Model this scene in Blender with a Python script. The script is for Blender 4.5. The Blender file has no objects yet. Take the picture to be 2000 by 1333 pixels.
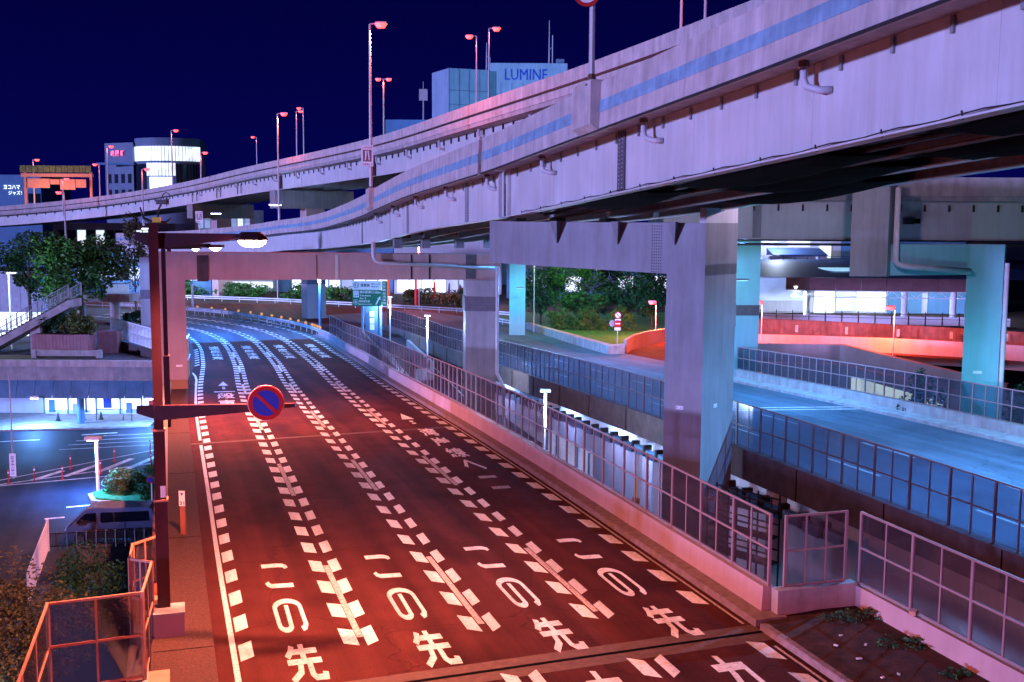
import bpy, math, random
import numpy as np
from mathutils import Vector, Matrix

# ------------------------------------------------------------------ camera, sky, light, exposure
scene = bpy.context.scene
C = scene.collection
cam = bpy.data.objects.new('camera', bpy.data.cameras.new('camera'))
C.objects.link(cam)
cam.data.sensor_width = 36.0
cam.data.lens = 36.0 * 2150.0 / 2000.0
cam.data.clip_start = 0.1
cam.data.clip_end = 3000
cam.location = (0, 0, 10.8)
cam.rotation_euler = (Matrix.Rotation(math.radians(90 - 6.3), 4, 'X') @ Matrix.Rotation(0.006, 4, 'Z')).to_euler()
scene.camera = cam

world = bpy.data.worlds.new('World')
scene.world = world
world.use_nodes = True
wn = world.node_tree
for n in list(wn.nodes): wn.nodes.remove(n)
wo = wn.nodes.new('ShaderNodeOutputWorld'); wb = wn.nodes.new('ShaderNodeBackground')
wt = wn.nodes.new('ShaderNodeTexCoord'); ws = wn.nodes.new('ShaderNodeSeparateXYZ'); wr = wn.nodes.new('ShaderNodeValToRGB')
wn.links.new(wt.outputs['Generated'], ws.inputs[0]); wn.links.new(ws.outputs['Z'], wr.inputs[0])
wr.color_ramp.elements[0].position = 0.0; wr.color_ramp.elements[0].color = (0.0003, 0.0003, 0.019, 1)
wr.color_ramp.elements[1].position = 0.35; wr.color_ramp.elements[1].color = (0.0001, 0.00005, 0.0045, 1)
wn.links.new(wr.outputs[0], wb.inputs[0]); wb.inputs[1].default_value = 1.0
wn.links.new(wb.outputs[0], wo.inputs[0])

sun = bpy.data.objects.new('city_glow', bpy.data.lights.new('city_glow', 'SUN'))   # the glow of the town behind the camera, low on the left
C.objects.link(sun)
sun.data.energy = 1.2; sun.data.color = (0.37, 0.37, 1.0); sun.data.angle = math.radians(3)
sun.rotation_euler = Vector((0.80, 0.56, -0.065)).to_track_quat('-Z', 'Y').to_euler()

vs = scene.view_settings
vs.view_transform = 'Standard'; vs.look = 'None'; vs.gamma = 1.0; vs.use_curve_mapping = False
vs.exposure = 2.0
cy = scene.cycles
cy.use_denoising = True; cy.max_bounces = 6; cy.diffuse_bounces = 3; cy.glossy_bounces = 3
cy.transparent_max_bounces = 24; cy.sample_clamp_indirect = 4.0; cy.caustics_reflective = False; cy.caustics_refractive = False
cy.use_adaptive_sampling = True; cy.adaptive_threshold = 0.02
random.seed(7)
ORD = ['first', 'second', 'third', 'fourth', 'fifth', 'sixth', 'seventh', 'eighth', 'ninth', 'tenth', 'eleventh', 'twelfth', 'thirteenth', 'fourteenth', 'fifteenth', 'sixteenth', 'seventeenth']

# ------------------------------------------------------------------ materials
M = {}
def mat(name, col, rough=0.7, var=0.25, scale=3.0, metal=0.0, streak=0.0, bump=0.0, bscale=40.0, stain=None, spec=0.3, lane=0.0, wear=0.0):
    m = bpy.data.materials.new(name); m.use_nodes = True; nt = m.node_tree
    b = nt.nodes['Principled BSDF']; b.inputs['Roughness'].default_value = rough; b.inputs['Metallic'].default_value = metal
    b.inputs['Specular IOR Level'].default_value = spec
    tc = nt.nodes.new('ShaderNodeTexCoord'); ge = nt.nodes.new('ShaderNodeNewGeometry')
    nz = nt.nodes.new('ShaderNodeTexNoise'); nz.inputs['Scale'].default_value = scale; nz.inputs['Detail'].default_value = 6
    nt.links.new(ge.outputs['Position'], nz.inputs['Vector'])
    rp = nt.nodes.new('ShaderNodeValToRGB')
    d = stain if stain else tuple(c * (1 - var) for c in col); l = tuple(min(1, c * (1 + var * 0.6)) for c in col)
    rp.color_ramp.elements[0].position = 0.3; rp.color_ramp.elements[0].color = (*d, 1)
    rp.color_ramp.elements[1].position = 0.7; rp.color_ramp.elements[1].color = (*l, 1)
    nt.links.new(nz.outputs['Fac'], rp.inputs[0]); out = rp.outputs[0]
    if streak:
        mp = nt.nodes.new('ShaderNodeMapping'); mp.inputs['Scale'].default_value = (1.1, 1.1, 0.11)
        n2 = nt.nodes.new('ShaderNodeTexNoise'); n2.inputs['Scale'].default_value = 2.0; n2.inputs['Detail'].default_value = 9; n2.inputs['Roughness'].default_value = 0.68
        nt.links.new(ge.outputs['Position'], mp.inputs[0]); nt.links.new(mp.outputs[0], n2.inputs['Vector'])
        r2 = nt.nodes.new('ShaderNodeValToRGB'); r2.color_ramp.elements[0].position = 0.30; r2.color_ramp.elements[1].position = 0.66
        k = 1 - streak
        r2.color_ramp.elements[0].color = (k, k * 0.95, k * 0.9, 1); r2.color_ramp.elements[1].color = (1, 1, 1, 1)
        mx = nt.nodes.new('ShaderNodeMix'); mx.data_type = 'RGBA'; mx.blend_type = 'MULTIPLY'; mx.inputs[0].default_value = 1.0
        nt.links.new(n2.outputs['Fac'], r2.inputs[0]); nt.links.new(out, mx.inputs[6]); nt.links.new(r2.outputs[0], mx.inputs[7]); out = mx.outputs[2]
    def stretched(sc, lo, hi, p0, p1, detail=5):            # noise drawn out along the carriageway: tyre tracks, patches
        m1 = nt.nodes.new('ShaderNodeMapping'); m1.inputs['Rotation'].default_value = (0, 0, math.radians(-18.2)); m2 = nt.nodes.new('ShaderNodeMapping'); m2.inputs['Scale'].default_value = sc
        nn = nt.nodes.new('ShaderNodeTexNoise'); nn.inputs['Scale'].default_value = 1.0; nn.inputs['Detail'].default_value = detail
        nt.links.new(ge.outputs['Position'], m1.inputs[0]); nt.links.new(m1.outputs[0], m2.inputs[0]); nt.links.new(m2.outputs[0], nn.inputs['Vector'])
        rr_ = nt.nodes.new('ShaderNodeValToRGB'); rr_.color_ramp.elements[0].position = p0; rr_.color_ramp.elements[1].position = p1
        rr_.color_ramp.elements[0].color = (lo, lo, lo, 1); rr_.color_ramp.elements[1].color = (hi, hi, hi, 1); nt.links.new(nn.outputs['Fac'], rr_.inputs[0]); return rr_.outputs[0]
    def mult(a, c):
        mx = nt.nodes.new('ShaderNodeMix'); mx.data_type = 'RGBA'; mx.blend_type = 'MULTIPLY'; mx.inputs[0].default_value = 1.0
        nt.links.new(a, mx.inputs[6]); nt.links.new(c, mx.inputs[7]); return mx.outputs[2]
    if lane:
        out = mult(out, stretched((1.1, .03, 1), 1 - lane, 1 + lane * .35, .35, .65)); out = mult(out, stretched((.35, .16, 1), 1 - lane * .8, 1.05, .36, .46, 2))
        out = mult(out, stretched((26, 26, 26), .72, 1.18, .35, .65, 2))
        vo = nt.nodes.new('ShaderNodeTexVoronoi'); vo.feature = 'DISTANCE_TO_EDGE'; vo.inputs['Scale'].default_value = .16
        n4 = nt.nodes.new('ShaderNodeTexNoise'); n4.inputs['Scale'].default_value = .5; n4.inputs['Detail'].default_value = 6; ad = nt.nodes.new('ShaderNodeVectorMath'); ad.operation = 'MULTIPLY_ADD'; ad.inputs[1].default_value = (3, 3, 3)
        nt.links.new(ge.outputs['Position'], n4.inputs['Vector']); nt.links.new(n4.outputs['Color'], ad.inputs[0]); nt.links.new(ge.outputs['Position'], ad.inputs[2]); nt.links.new(ad.outputs[0], vo.inputs['Vector'])
        cr_ = nt.nodes.new('ShaderNodeValToRGB'); cr_.color_ramp.elements[0].position = 0.001; cr_.color_ramp.elements[1].position = 0.005; cr_.color_ramp.elements[0].color = (.55, .55, .55, 1); nt.links.new(vo.outputs['Distance'], cr_.inputs[0]); out = mult(out, cr_.outputs[0])
    if wear:
        out = mult(out, stretched((1.3, .09, 1), 1 - wear, 1.0, .36, .58)); out = mult(out, stretched((11, 11, 11), 1 - wear * 1.1, 1.0, .33, .46, 6))
    nt.links.new(out, b.inputs['Base Color'])
    if bump:
        n3 = nt.nodes.new('ShaderNodeTexNoise'); n3.inputs['Scale'].default_value = bscale; n3.inputs['Detail'].default_value = 4
        nt.links.new(ge.outputs['Position'], n3.inputs['Vector'])
        bp = nt.nodes.new('ShaderNodeBump'); bp.inputs['Strength'].default_value = bump; bp.inputs['Distance'].default_value = 0.02
        nt.links.new(n3.outputs['Fac'], bp.inputs['Height']); nt.links.new(bp.outputs[0], b.inputs['Normal'])
    M[name] = m
    return m
def emi(name, col, s, var=0.0, scale=1.0):
    m = bpy.data.materials.new(name); m.use_nodes = True; nt = m.node_tree
    b = nt.nodes['Principled BSDF']; b.inputs['Base Color'].default_value = (0.5, 0.5, 0.5, 1)
    b.inputs['Emission Color'].default_value = (*col, 1); b.inputs['Emission Strength'].default_value = s
    if var:
        ge = nt.nodes.new('ShaderNodeNewGeometry'); nz = nt.nodes.new('ShaderNodeTexVoronoi'); nz.inputs['Scale'].default_value = scale
        mr = nt.nodes.new('ShaderNodeMapRange'); mr.inputs[3].default_value = s * (1 - var); mr.inputs[4].default_value = s * (1 + var)
        nt.links.new(ge.outputs['Position'], nz.inputs['Vector']); nt.links.new(nz.outputs['Color'], mr.inputs[0]); nt.links.new(mr.outputs[0], b.inputs['Emission Strength'])
    M[name] = m
    return m
def glass(name, tint, refl=0.08):
    m = bpy.data.materials.new(name); m.use_nodes = True; nt = m.node_tree
    for n in list(nt.nodes): nt.nodes.remove(n)
    o = nt.nodes.new('ShaderNodeOutputMaterial'); t = nt.nodes.new('ShaderNodeBsdfTransparent'); g = nt.nodes.new('ShaderNodeBsdfGlossy'); x = nt.nodes.new('ShaderNodeMixShader')
    d = nt.nodes.new('ShaderNodeBsdfDiffuse'); d.inputs[0].default_value = (0.25, 0.2, 0.22, 1); x2 = nt.nodes.new('ShaderNodeMixShader'); x2.inputs[0].default_value = 0.05
    t.inputs[0].default_value = (*tint, 1); g.inputs[0].default_value = (0.8, 0.8, 0.9, 1); g.inputs['Roughness'].default_value = 0.12; x.inputs[0].default_value = refl
    nt.links.new(t.outputs[0], x2.inputs[1]); nt.links.new(d.outputs[0], x2.inputs[2])
    nt.links.new(x2.outputs[0], x.inputs[1]); nt.links.new(g.outputs[0], x.inputs[2]); nt.links.new(x.outputs[0], o.inputs[0])
    M[name] = m
    return m
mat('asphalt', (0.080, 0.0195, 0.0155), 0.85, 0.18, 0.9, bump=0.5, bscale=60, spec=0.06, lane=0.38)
mat('asphalt_dark', (0.055, 0.035, 0.034), 0.85, 0.3, 0.6, bump=0.4, bscale=60, spec=0.08)
mat('asphalt_blue_lit', (0.085, 0.112, 0.150), 0.8, 0.15, 0.5, bump=0.4, bscale=60, spec=0.12, lane=0.26)  # asphalt with the blue of the lamp light mixed into its base colour
mat('asphalt_plaza', (0.030, 0.034, 0.055), 0.7, 0.35, 0.35, bump=0.3, bscale=50, spec=0.15, lane=0.3)
mat('joint_strip', (0.12, 0.065, 0.05), 0.85, 0.3, 5, bump=0.6, bscale=80)
mat('black_rubber', (0.006, 0.005, 0.005), 0.95, 0.1, spec=0.02)
mat('paint', (0.80, 0.76, 0.70), 0.6, 0.10, 9, wear=0.42)
mat('paint_worn', (0.62, 0.56, 0.50), 0.7, 0.35, 16, stain=(0.25, 0.18, 0.15), wear=0.4)
mat('sidewalk', (0.075, 0.030, 0.022), 0.9, 0.5, 22, bump=1.0, bscale=70)
mat('kerb', (0.24, 0.17, 0.16), 0.85, 0.3, 4, bump=0.4)
mat('concrete', (0.42, 0.38, 0.38), 0.85, 0.22, 1.6, streak=0.30, bump=0.2)
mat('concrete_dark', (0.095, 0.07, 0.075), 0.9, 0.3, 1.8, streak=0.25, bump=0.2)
mat('parapet_concrete', (0.56, 0.48, 0.47), 0.85, 0.18, 1.3, streak=0.36, bump=0.25, bscale=20)
mat('parapet_band', (0.24, 0.41, 0.55), 0.8, 0.25, 2.0, streak=0.35)
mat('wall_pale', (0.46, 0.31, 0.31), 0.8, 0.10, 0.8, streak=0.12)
mat('steel_pale', (0.57, 0.56, 0.57), 0.5, 0.10, 0.5, streak=0.17)
mat('steel_grey', (0.26, 0.265, 0.285), 0.55, 0.14, 0.6, streak=0.28)
mat('steel_dark', (0.030, 0.024, 0.027), 0.6, 0.4, 2)
mat('rusty', (0.16, 0.07, 0.05), 0.8, 0.4, 3)
mat('band_dark', (0.10, 0.09, 0.11), 0.6, 0.2, 3)
mat('lamp_brown', (0.05, 0.012, 0.018), 0.45, 0.15, 2)
mat('pole_grey', (0.45, 0.43, 0.45), 0.4, 0.1, 2)
mat('frame_metal', (0.27, 0.17, 0.165), 0.45, 0.12, 3)
mat('frame_dark', (0.10, 0.065, 0.07), 0.5, 0.15, 3)
mat('frame_orange', (0.50, 0.22, 0.13), 0.5, 0.15, 3)
mat('teal_lit_steel', (0.22, 0.50, 0.56), 0.5, 0.08, 0.6, streak=0.10)  # steel with the teal of the lamp light put into its base colour
mat('pipe', (0.50, 0.47, 0.50), 0.4, 0.12, 2)
mat('soil', (0.055, 0.024, 0.016), 0.95, 0.5, 3, bump=1.0, bscale=14)
mat('grass', (0.03, 0.19, 0.03), 0.9, 0.5, 4, bump=0.8, bscale=20)
mat('leaf', (0.045, 0.15, 0.030), 0.6, 0.55, 2.2)
mat('leaf_dark', (0.022, 0.085, 0.030), 0.6, 0.5, 2.2)
mat('leaf_olive', (0.11, 0.14, 0.03), 0.6, 0.5, 2.2)
mat('leaf_brown', (0.085, 0.085, 0.035), 0.6, 0.5, 3)
mat('bark', (0.09, 0.06, 0.045), 0.9, 0.4, 6)
mat('tile_wall', (0.34, 0.17, 0.18), 0.7, 0.15, 1.5, streak=0.2)
mat('tile_lilac', (0.36, 0.32, 0.40), 0.7, 0.15, 1.5)
mat('canopy_blue', (0.12, 0.26, 0.40), 0.5, 0.2, 0.7, streak=0.25)
mat('van_paint', (0.095, 0.12, 0.20), 0.16, 0.06, 1, spec=0.6)
mat('van_glass', (0.006, 0.007, 0.010), 0.05, 0.1, 1, spec=0.8)
mat('tyre', (0.015, 0.015, 0.016), 0.8, 0.2)
mat('chrome', (0.6, 0.6, 0.62), 0.2, 0.05, 1, metal=0.9)
mat('white_paint', (0.78, 0.78, 0.80), 0.5, 0.06, 2)
mat('red_paint', (0.50, 0.02, 0.02), 0.5, 0.08, 2)
mat('blue_paint', (0.02, 0.05, 0.42), 0.5, 0.08, 2)
mat('green_paint', (0.01, 0.16, 0.08), 0.5, 0.08, 2)
mat('navy_print', (0.03, 0.03, 0.10), 0.6, 0.05)
mat('orange_paint', (0.60, 0.12, 0.03), 0.5, 0.1)
mat('yellow_paint', (0.75, 0.45, 0.05), 0.5, 0.1)
mat('building_dark', (0.13, 0.19, 0.28), 0.7, 0.15, 0.3, streak=0.1)
mat('building_blue', (0.10, 0.24, 0.42), 0.7, 0.12, 0.3, streak=0.12)
mat('building_white', (0.55, 0.56, 0.62), 0.7, 0.12, 0.3, streak=0.15)
mat('building_window', (0.012, 0.018, 0.03), 0.15, 0.1, 1)
mat('store_panel', (0.26, 0.40, 0.52), 0.7, 0.12, 0.3, streak=0.2)
mat('roof_blue', (0.05, 0.09, 0.22), 0.6, 0.15, 0.4)
mat('red_wall', (0.34, 0.11, 0.08), 0.85, 0.3, 1.2, streak=0.45)
mat('plum_panel', (0.22, 0.11, 0.12), 0.6, 0.2, 0.8)
glass('glass_clear', (0.72, 0.66, 0.70))
glass('glass_smoke', (0.62, 0.55, 0.56))
glass('glass_blue', (0.58, 0.62, 0.70))
emi('lens_sodium', (1.0, 0.62, 0.36), 12)
emi('lens_halo_red', (1.0, 0.028, 0.018), 2.0)  # red of the halo round the lamp put into the lens colour
emi('lens_white', (0.66, 0.74, 1.0), 10)
emi('tube_white', (0.70, 0.82, 1.0), 5)
emi('cutting_light', (0.45, 0.62, 1.0), 0.24, 0.5, 0.9)
emi('shop_light', (0.62, 0.74, 1.0), 0.85, 0.25, 0.35)
emi('shop_soft', (0.30, 0.45, 1.0), 0.16, 0.5, 0.5)
emi('window_white', (0.72, 0.84, 1.0), 0.34, 0.35, 0.6)
emi('window_warm', (0.85, 0.86, 0.55), 0.36, 0.2, 0.6)
emi('sign_red', (1.0, 0.02, 0.06), 0.5)
emi('sign_white', (0.8, 0.9, 1.0), 0.5)
emi('dot_amber', (1.0, 0.45, 0.12), 0.17); M['dot_amber'].node_tree.nodes['Principled BSDF'].inputs['Base Color'].default_value = (.2, .09, .02, 1)
emi('skylight_blue', (0.35, 0.7, 1.0), 0.22, 0.4, 2)

# ------------------------------------------------------------------ mesh helpers
LOC = {}
class MB:
    def __init__(s): s.v = []; s.f = []
    def add(s, vs, fs):
        n = len(s.v); s.v += [tuple(map(float, p)) for p in vs]; s.f += [tuple(i + n for i in f) for f in fs]; return s
    def box(s, c, d, rz=0.0):
        cx, cy_, cz = c; a, b, h = d[0] / 2, d[1] / 2, d[2] / 2; co, si = math.cos(rz), math.sin(rz)
        P = [(cx + x * co - y * si, cy_ + x * si + y * co, cz + z) for z in (-h, h) for x, y in ((-a, -b), (a, -b), (a, b), (-a, b))]
        return s.add(P, [(3, 2, 1, 0), (4, 5, 6, 7), (0, 1, 5, 4), (1, 2, 6, 5), (2, 3, 7, 6), (3, 0, 4, 7)])
    def bb(s, x0, x1, y0, y1, z0, z1): return s.box(((x0 + x1) / 2, (y0 + y1) / 2, (z0 + z1) / 2), (abs(x1 - x0), abs(y1 - y0), abs(z1 - z0)))
    def bar(s, p, q, w, h):                       # a beam between two points, ends cut upright
        p = Vector(p); q = Vector(q); d = q - p; n = Vector((d.y, -d.x, 0)); n = n.normalized() * (w / 2) if n.length > 1e-6 else Vector((w / 2, 0, 0)); u = Vector((0, 0, h / 2))
        P = [p - n - u, p + n - u, p + n + u, p - n + u, q - n - u, q + n - u, q + n + u, q - n + u]
        return s.add(P, [(0, 1, 2, 3), (7, 6, 5, 4), (0, 4, 5, 1), (1, 5, 6, 2), (2, 6, 7, 3), (3, 7, 4, 0)])
    def prism(s, poly, z0, z1):
        n = len(poly); z0 = z0 if hasattr(z0, '__len__') else [z0] * n; z1 = z1 if hasattr(z1, '__len__') else [z1] * n
        P = [(x, y, z0[i]) for i, (x, y) in enumerate(poly)] + [(x, y, z1[i]) for i, (x, y) in enumerate(poly)]
        return s.add(P, [tuple(range(n))[::-1], tuple(range(n, 2 * n))] + [(i, (i + 1) % n, n + (i + 1) % n, n + i) for i in range(n)])
    def tube(s, pts, r, n=8, r1=None):
        pts = [Vector(p) for p in pts]; m = len(pts); V = []; F = []
        for i, p in enumerate(pts):
            d = (pts[min(i + 1, m - 1)] - pts[max(i - 1, 0)]).normalized()
            a = d.orthogonal().normalized() if abs(d.z) < 0.99 else Vector((1, 0, 0)); 
            if i: a = (la - la.dot(d) * d).normalized()
            la = a; b = d.cross(a); rr = r if r1 is None else r + (r1 - r) * i / (m - 1)
            V += [p + (a * math.cos(2 * math.pi * k / n) + b * math.sin(2 * math.pi * k / n)) * rr for k in range(n)]
        for i in range(m - 1):
            F += [(i * n + k, i * n + (k + 1) % n, (i + 1) * n + (k + 1) % n, (i + 1) * n + k) for k in range(n)]
        F += [tuple(range(n))[::-1], tuple(range((m - 1) * n, m * n))]
        return s.add(V, F)
    def disc(s, c, nrm, r, t, n=28):              # a flat round plate
        c = Vector(c); nrm = Vector(nrm).normalized(); return s.tube([c - nrm * t / 2, c + nrm * t / 2], r, n)
    def sweep(s, frames, prof, caps=True):        # frames: list of functions lat -> (x,y,z)
        n = len(prof); V = []; F = []
        for fr in frames: V += [(lambda q: (q[0], q[1], q[2] + dz))(fr(lat)) for lat, dz in prof]
        for i in range(len(frames) - 1):
            F += [(i * n + k, (i + 1) * n + k, (i + 1) * n + (k + 1) % n, i * n + (k + 1) % n) for k in range(n)]
        if caps: F += [tuple(range(n)), tuple(range((len(frames) - 1) * n, len(frames) * n))[::-1]]
        return s.add(V, F)
    def build(s, name, m, parent=None, smooth=False, kind=None):
        me = bpy.data.meshes.new(name); off = LOC.get(parent.name, (0, 0, 0)) if parent else (0, 0, 0)
        me.from_pydata([(x - off[0], y - off[1], z - off[2]) for x, y, z in s.v], [], s.f)
        me.materials.append(M[m]); me.update()
        if smooth:
            for p in me.polygons: p.use_smooth = True
        o = bpy.data.objects.new(name, me); C.objects.link(o)
        if parent: o.parent = parent; LOC[o.name] = off
        if kind: o['kind'] = kind
        return o
def thing(name, label, cat, loc=(0, 0, 0), group=None):
    o = bpy.data.objects.new(name, None); C.objects.link(o); o.location = loc; o.empty_display_size = 0.2
    o['label'] = label; o['category'] = cat
    if group: o['group'] = group
    LOC[o.name] = tuple(loc)
    return o
def tag(o, label, cat, group=None):
    o['label'] = label; o['category'] = cat
    if group: o['group'] = group
    return o
def copy_tree(o, parent=None):
    c = o.copy(); C.objects.link(c)
    if parent: c.parent = parent
    for ch in list(o.children): copy_tree(ch, c)
    return c
def lamp_light(parent, p, power, col, radius=0.15, spot=173):
    L = bpy.data.lights.new('lamp_light', 'SPOT' if spot else 'POINT'); L.energy = power; L.color = col; L.shadow_soft_size = radius
    if spot: L.spot_size = math.radians(spot); L.spot_blend = 0.12
    o = bpy.data.objects.new('lamp_light', L); C.objects.link(o); o.parent = parent
    off = LOC.get(parent.name, (0, 0, 0)); o.location = tuple(a - b for a, b in zip(p, off))
    return o
_glyph = {}
def glyphs(body, bold=0.0):
    if (body, bold) in _glyph: return _glyph[(body, bold)]
    cu = bpy.data.curves.new('t', 'FONT'); cu.body = body; cu.offset = bold; cu.resolution_u = 2
    ob = bpy.data.objects.new('t', cu); C.objects.link(ob)
    dg = bpy.context.evaluated_depsgraph_get(); me = ob.evaluated_get(dg).to_mesh()
    V = [(v.co.x, v.co.y) for v in me.vertices]; F = [tuple(p.vertices) for p in me.polygons]
    ob.evaluated_get(dg).to_mesh_clear(); bpy.data.objects.remove(ob); bpy.data.curves.remove(cu)
    if V:
        x0 = min(v[0] for v in V); x1 = max(v[0] for v in V); y0 = min(v[1] for v in V); y1 = max(v[1] for v in V)
        V = [((x - x0) / max(1e-6, x1 - x0), (y - y0) / max(1e-6, y1 - y0)) for x, y in V]
    _glyph[(body, bold)] = (V, F)
    return V, F
def lettering(body, m, parent, org, right, up, w, h, bold=0.0, name='lettering'):   # lower left corner, unit vectors
    V, F = glyphs(body, bold); org = Vector(org); right = Vector(right); up = Vector(up)
    return MB().add([org + right * (x * w) + up * (y * h) for x, y in V], F).build(name, m, parent)

# ------------------------------------------------------------------ the road's line in plan and in height
def profile(y):
    a, b, m = 35., 75., .045
    if y < a: return 0.
    if y < b: return -m * (y - a) ** 2 / (2 * (b - a))
    if y < 110: return -m * (b - a) / 2 - m * (y - b)
    return -m * (b - a) / 2 - m * 35 - m * .35 * (1 - math.exp(-(y - 110) / 15.)) * 15
_sp = np.array([(20.65, -40), (8.17, 0), (-0.74, 28.55), (-2.7, 34.6), (-5.42, 43.4), (-7.17, 49.0), (-10.0, 58.1), (-11.7, 63.5), (-15.8, 77.7), (-20.4, 95.0), (-25.8, 113.5), (-29.1, 122.6),
                (-32.5, 129.7), (-36.6, 136.0), (-42.4, 143.0), (-50.5, 149.8), (-61, 156), (-76, 161.5), (-95, 165)])
_d = np.concatenate([[0], np.cumsum(np.hypot(*np.diff(_sp, axis=0).T))]); _s0 = _d[1]
_t = np.arange(0, _d[-1], 0.5); _q = np.stack([np.interp(_t, _d, _sp[:, i]) for i in (0, 1)], 1)
for _ in range(3):
    k = 13; pad = np.vstack([np.repeat(_q[:1], k // 2, 0) + (np.arange(-(k // 2), 0)[:, None]) * (_q[1] - _q[0]), _q, np.repeat(_q[-1:], k // 2, 0) + (np.arange(1, k // 2 + 1)[:, None]) * (_q[-1] - _q[-2])])
    _q = np.stack([np.convolve(pad[:, i], np.ones(k) / k, 'valid') for i in (0, 1)], 1)
_tan = np.gradient(_q, axis=0); _tan /= np.hypot(_tan[:, 0], _tan[:, 1])[:, None]
def SP(s):
    u = s + _s0
    return (np.interp(u, _t, _q[:, 0]), np.interp(u, _t, _q[:, 1])), (np.interp(u, _t, _tan[:, 0]), np.interp(u, _t, _tan[:, 1]))
def R(s, off, dz=0.0):
    (x, y), (tx, ty) = SP(s); x, y = x + ty * off, y - tx * off
    return (x, y, profile(y) + dz)
def rfr(s): return lambda lat: R(s, lat)
def srange(a, b, st): return [a + (b - a) * i / max(1, round((b - a) / st)) for i in range(max(1, round((b - a) / st)) + 1)]
GZ = -6.6

# ------------------------------------------------------------------ ground, roads
g = MB().add([(-900, -200, GZ), (900, -200, GZ), (900, 1500, GZ), (-900, 1500, GZ)], [(0, 1, 2, 3)]).build('ground', 'asphalt_plaza', kind='structure')
FR = [rfr(s) for s in srange(-30, 190, 2)]
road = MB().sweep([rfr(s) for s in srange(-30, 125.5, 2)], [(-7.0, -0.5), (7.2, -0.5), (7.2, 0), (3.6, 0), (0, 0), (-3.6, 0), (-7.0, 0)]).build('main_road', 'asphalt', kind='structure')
MB().sweep([rfr(s) for s in srange(125.5, 190, 2)], [(-7.0, -0.5), (7.2, -0.5), (7.2, 0), (3.6, 0), (0, 0), (-3.6, 0), (-7.0, 0)]).build('far_surface', 'asphalt_blue_lit', road)  # far stretch in the blue-tinted asphalt so the blue light reads
side = MB().sweep(FR, [(-8.45, -9), (-6.95, -9), (-6.95, 0.15), (-8.45, 0.15)]).build('sidewalk', 'sidewalk', kind='structure')
for s in srange(-10, 120, 10)[1:]:
    MB().sweep([rfr(s - 0.02), rfr(s + 0.02)], [(-8.4, 0.15), (-6.96, 0.15), (-6.96, 0.154), (-8.4, 0.154)]).build('paving_joint', 'black_rubber', side)
# kerb on the right, built of long kerb stones
kb = MB().sweep([rfr(s) for s in srange(27.6, 128, 2)], [(6.9, -0.4), (7.9, -9), (7.9, 0.2), (6.95, 0.2)]).build('kerb', 'kerb', kind='structure')
ks = MB().sweep([rfr(s) for s in srange(-20, 27.4, 2)], [(6.95, -0.4), (7.12, -0.4), (7.12, 0.17), (6.95, 0.17)])
kst = ks.build('kerb_base', 'kerb', kind='structure')
for i in range(14):
    s0 = 27.3 - i * 0.9
    MB().sweep([rfr(s0), rfr(s0 - 0.87)], [(6.93, -0.1), (7.13, -0.1), (7.13, 0.185), (6.96, 0.185)]).build('kerb_stone', 'kerb', kst)
verge = MB().sweep([rfr(s) for s in srange(-20, 28.05, 2)], [(7.13, -9), (10.4, -9), (10.4, 0.2), (9.0, 0.22), (8.0, 0.16), (7.13, 0.12)]).build('verge', 'soil', kind='structure')

# painted markings, each a thin sheet on the road
def patch(s0, s1, o0, o1, sk=0.0, dz=0.006):
    n = max(1, int((s1 - s0) / 3)); V = []; F = []
    for i in range(n + 1):
        s = s0 + (s1 - s0) * i / n; V += [R(s, o0, dz), R(s + sk, o1, dz)]
    for i in range(n): F.append((2 * i, 2 * i + 1, 2 * i + 3, 2 * i + 2))
    return V, F
count = 0; rest = MB()
k = 0
while True:
    s = 29.4 - 2.03 * 6 + 2.03 * k; k += 1
    if s > 170: break
    if 26.2 < s + 0.4 < 27.9: continue
    L = [(s + 0.2, s + 1.3, -3.77, -3.40, -0.24), (s - 0.1, s + 1.05, -3.20, -2.88, 0.24), (s + 0.25, s + 1.33, -0.49, -0.14, -0.28), (s - 0.1, s + 1.02, 0.12, 0.42, 0.28),
         (s + 0.25, s + 1.33, 2.78, 3.14, -0.28), (s - 0.1, s + 1.02, 3.40, 3.70, 0.28), (s + 0.35, s + 1.45, 6.17, 6.58, -0.24)]
    if s > 14: L.append((s - 0.25, s + 0.82, -6.36, -6.02, 0.26))
    for a in L:
        V, F = patch(*a)
        if s < 96: MB().add(V, F).build('lane_dot', 'paint', road); count += 1
        else: rest.add(V, F)
rest.build('far_lane_dots', 'paint', road, kind='stuff')
for k in range(-1, 9):
    for o in (-3.3, -0.02, 3.28):
        V, F = patch(29.9 + 15.4 * k, 36.1 + 15.4 * k, o - 0.085, o + 0.085, 0, 0.010)
        if k != -1: MB().add(V, F).build('lane_dash', 'paint_worn' if k < 3 else 'paint', road)
V, F = patch(8, 57, -6.56, -6.42, 0, 0.010); MB().add(V, F).build('edge_line', 'paint', road)
V, F = patch(58.3, 82, -6.56, -6.42, 0, 0.010); MB().add(V, F).build('edge_line', 'paint', road)
mb = MB()
pts = [(82, -6.5), (86, -6.52), (89, -6.66), (92, -6.95)]
V = []
for s, o in pts: V += [R(s, o - 0.08, 0.010), R(s, o + 0.08, 0.010)]
mb.add(V, [(2 * i, 2 * i + 1, 2 * i + 3, 2 * i + 2) for i in range(3)]).build('edge_line', 'paint', road)
for i in range(8):
    V, F = patch(98 + i * 2.6, 98.8 + i * 2.6, -6.9, -6.5, 1.2, 0.008); MB().add(V, F).build('hatch_bar', 'paint', road)
V, F = patch(27.9, 128, 6.70, 6.78, 0, 0.007); MB().add(V, F).build('edge_line', 'paint_worn', road)
V, F = patch(-4, 26.3, 6.70, 6.78, 0, 0.007); MB().add(V, F).build('edge_line', 'paint_worn', road)
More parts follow.
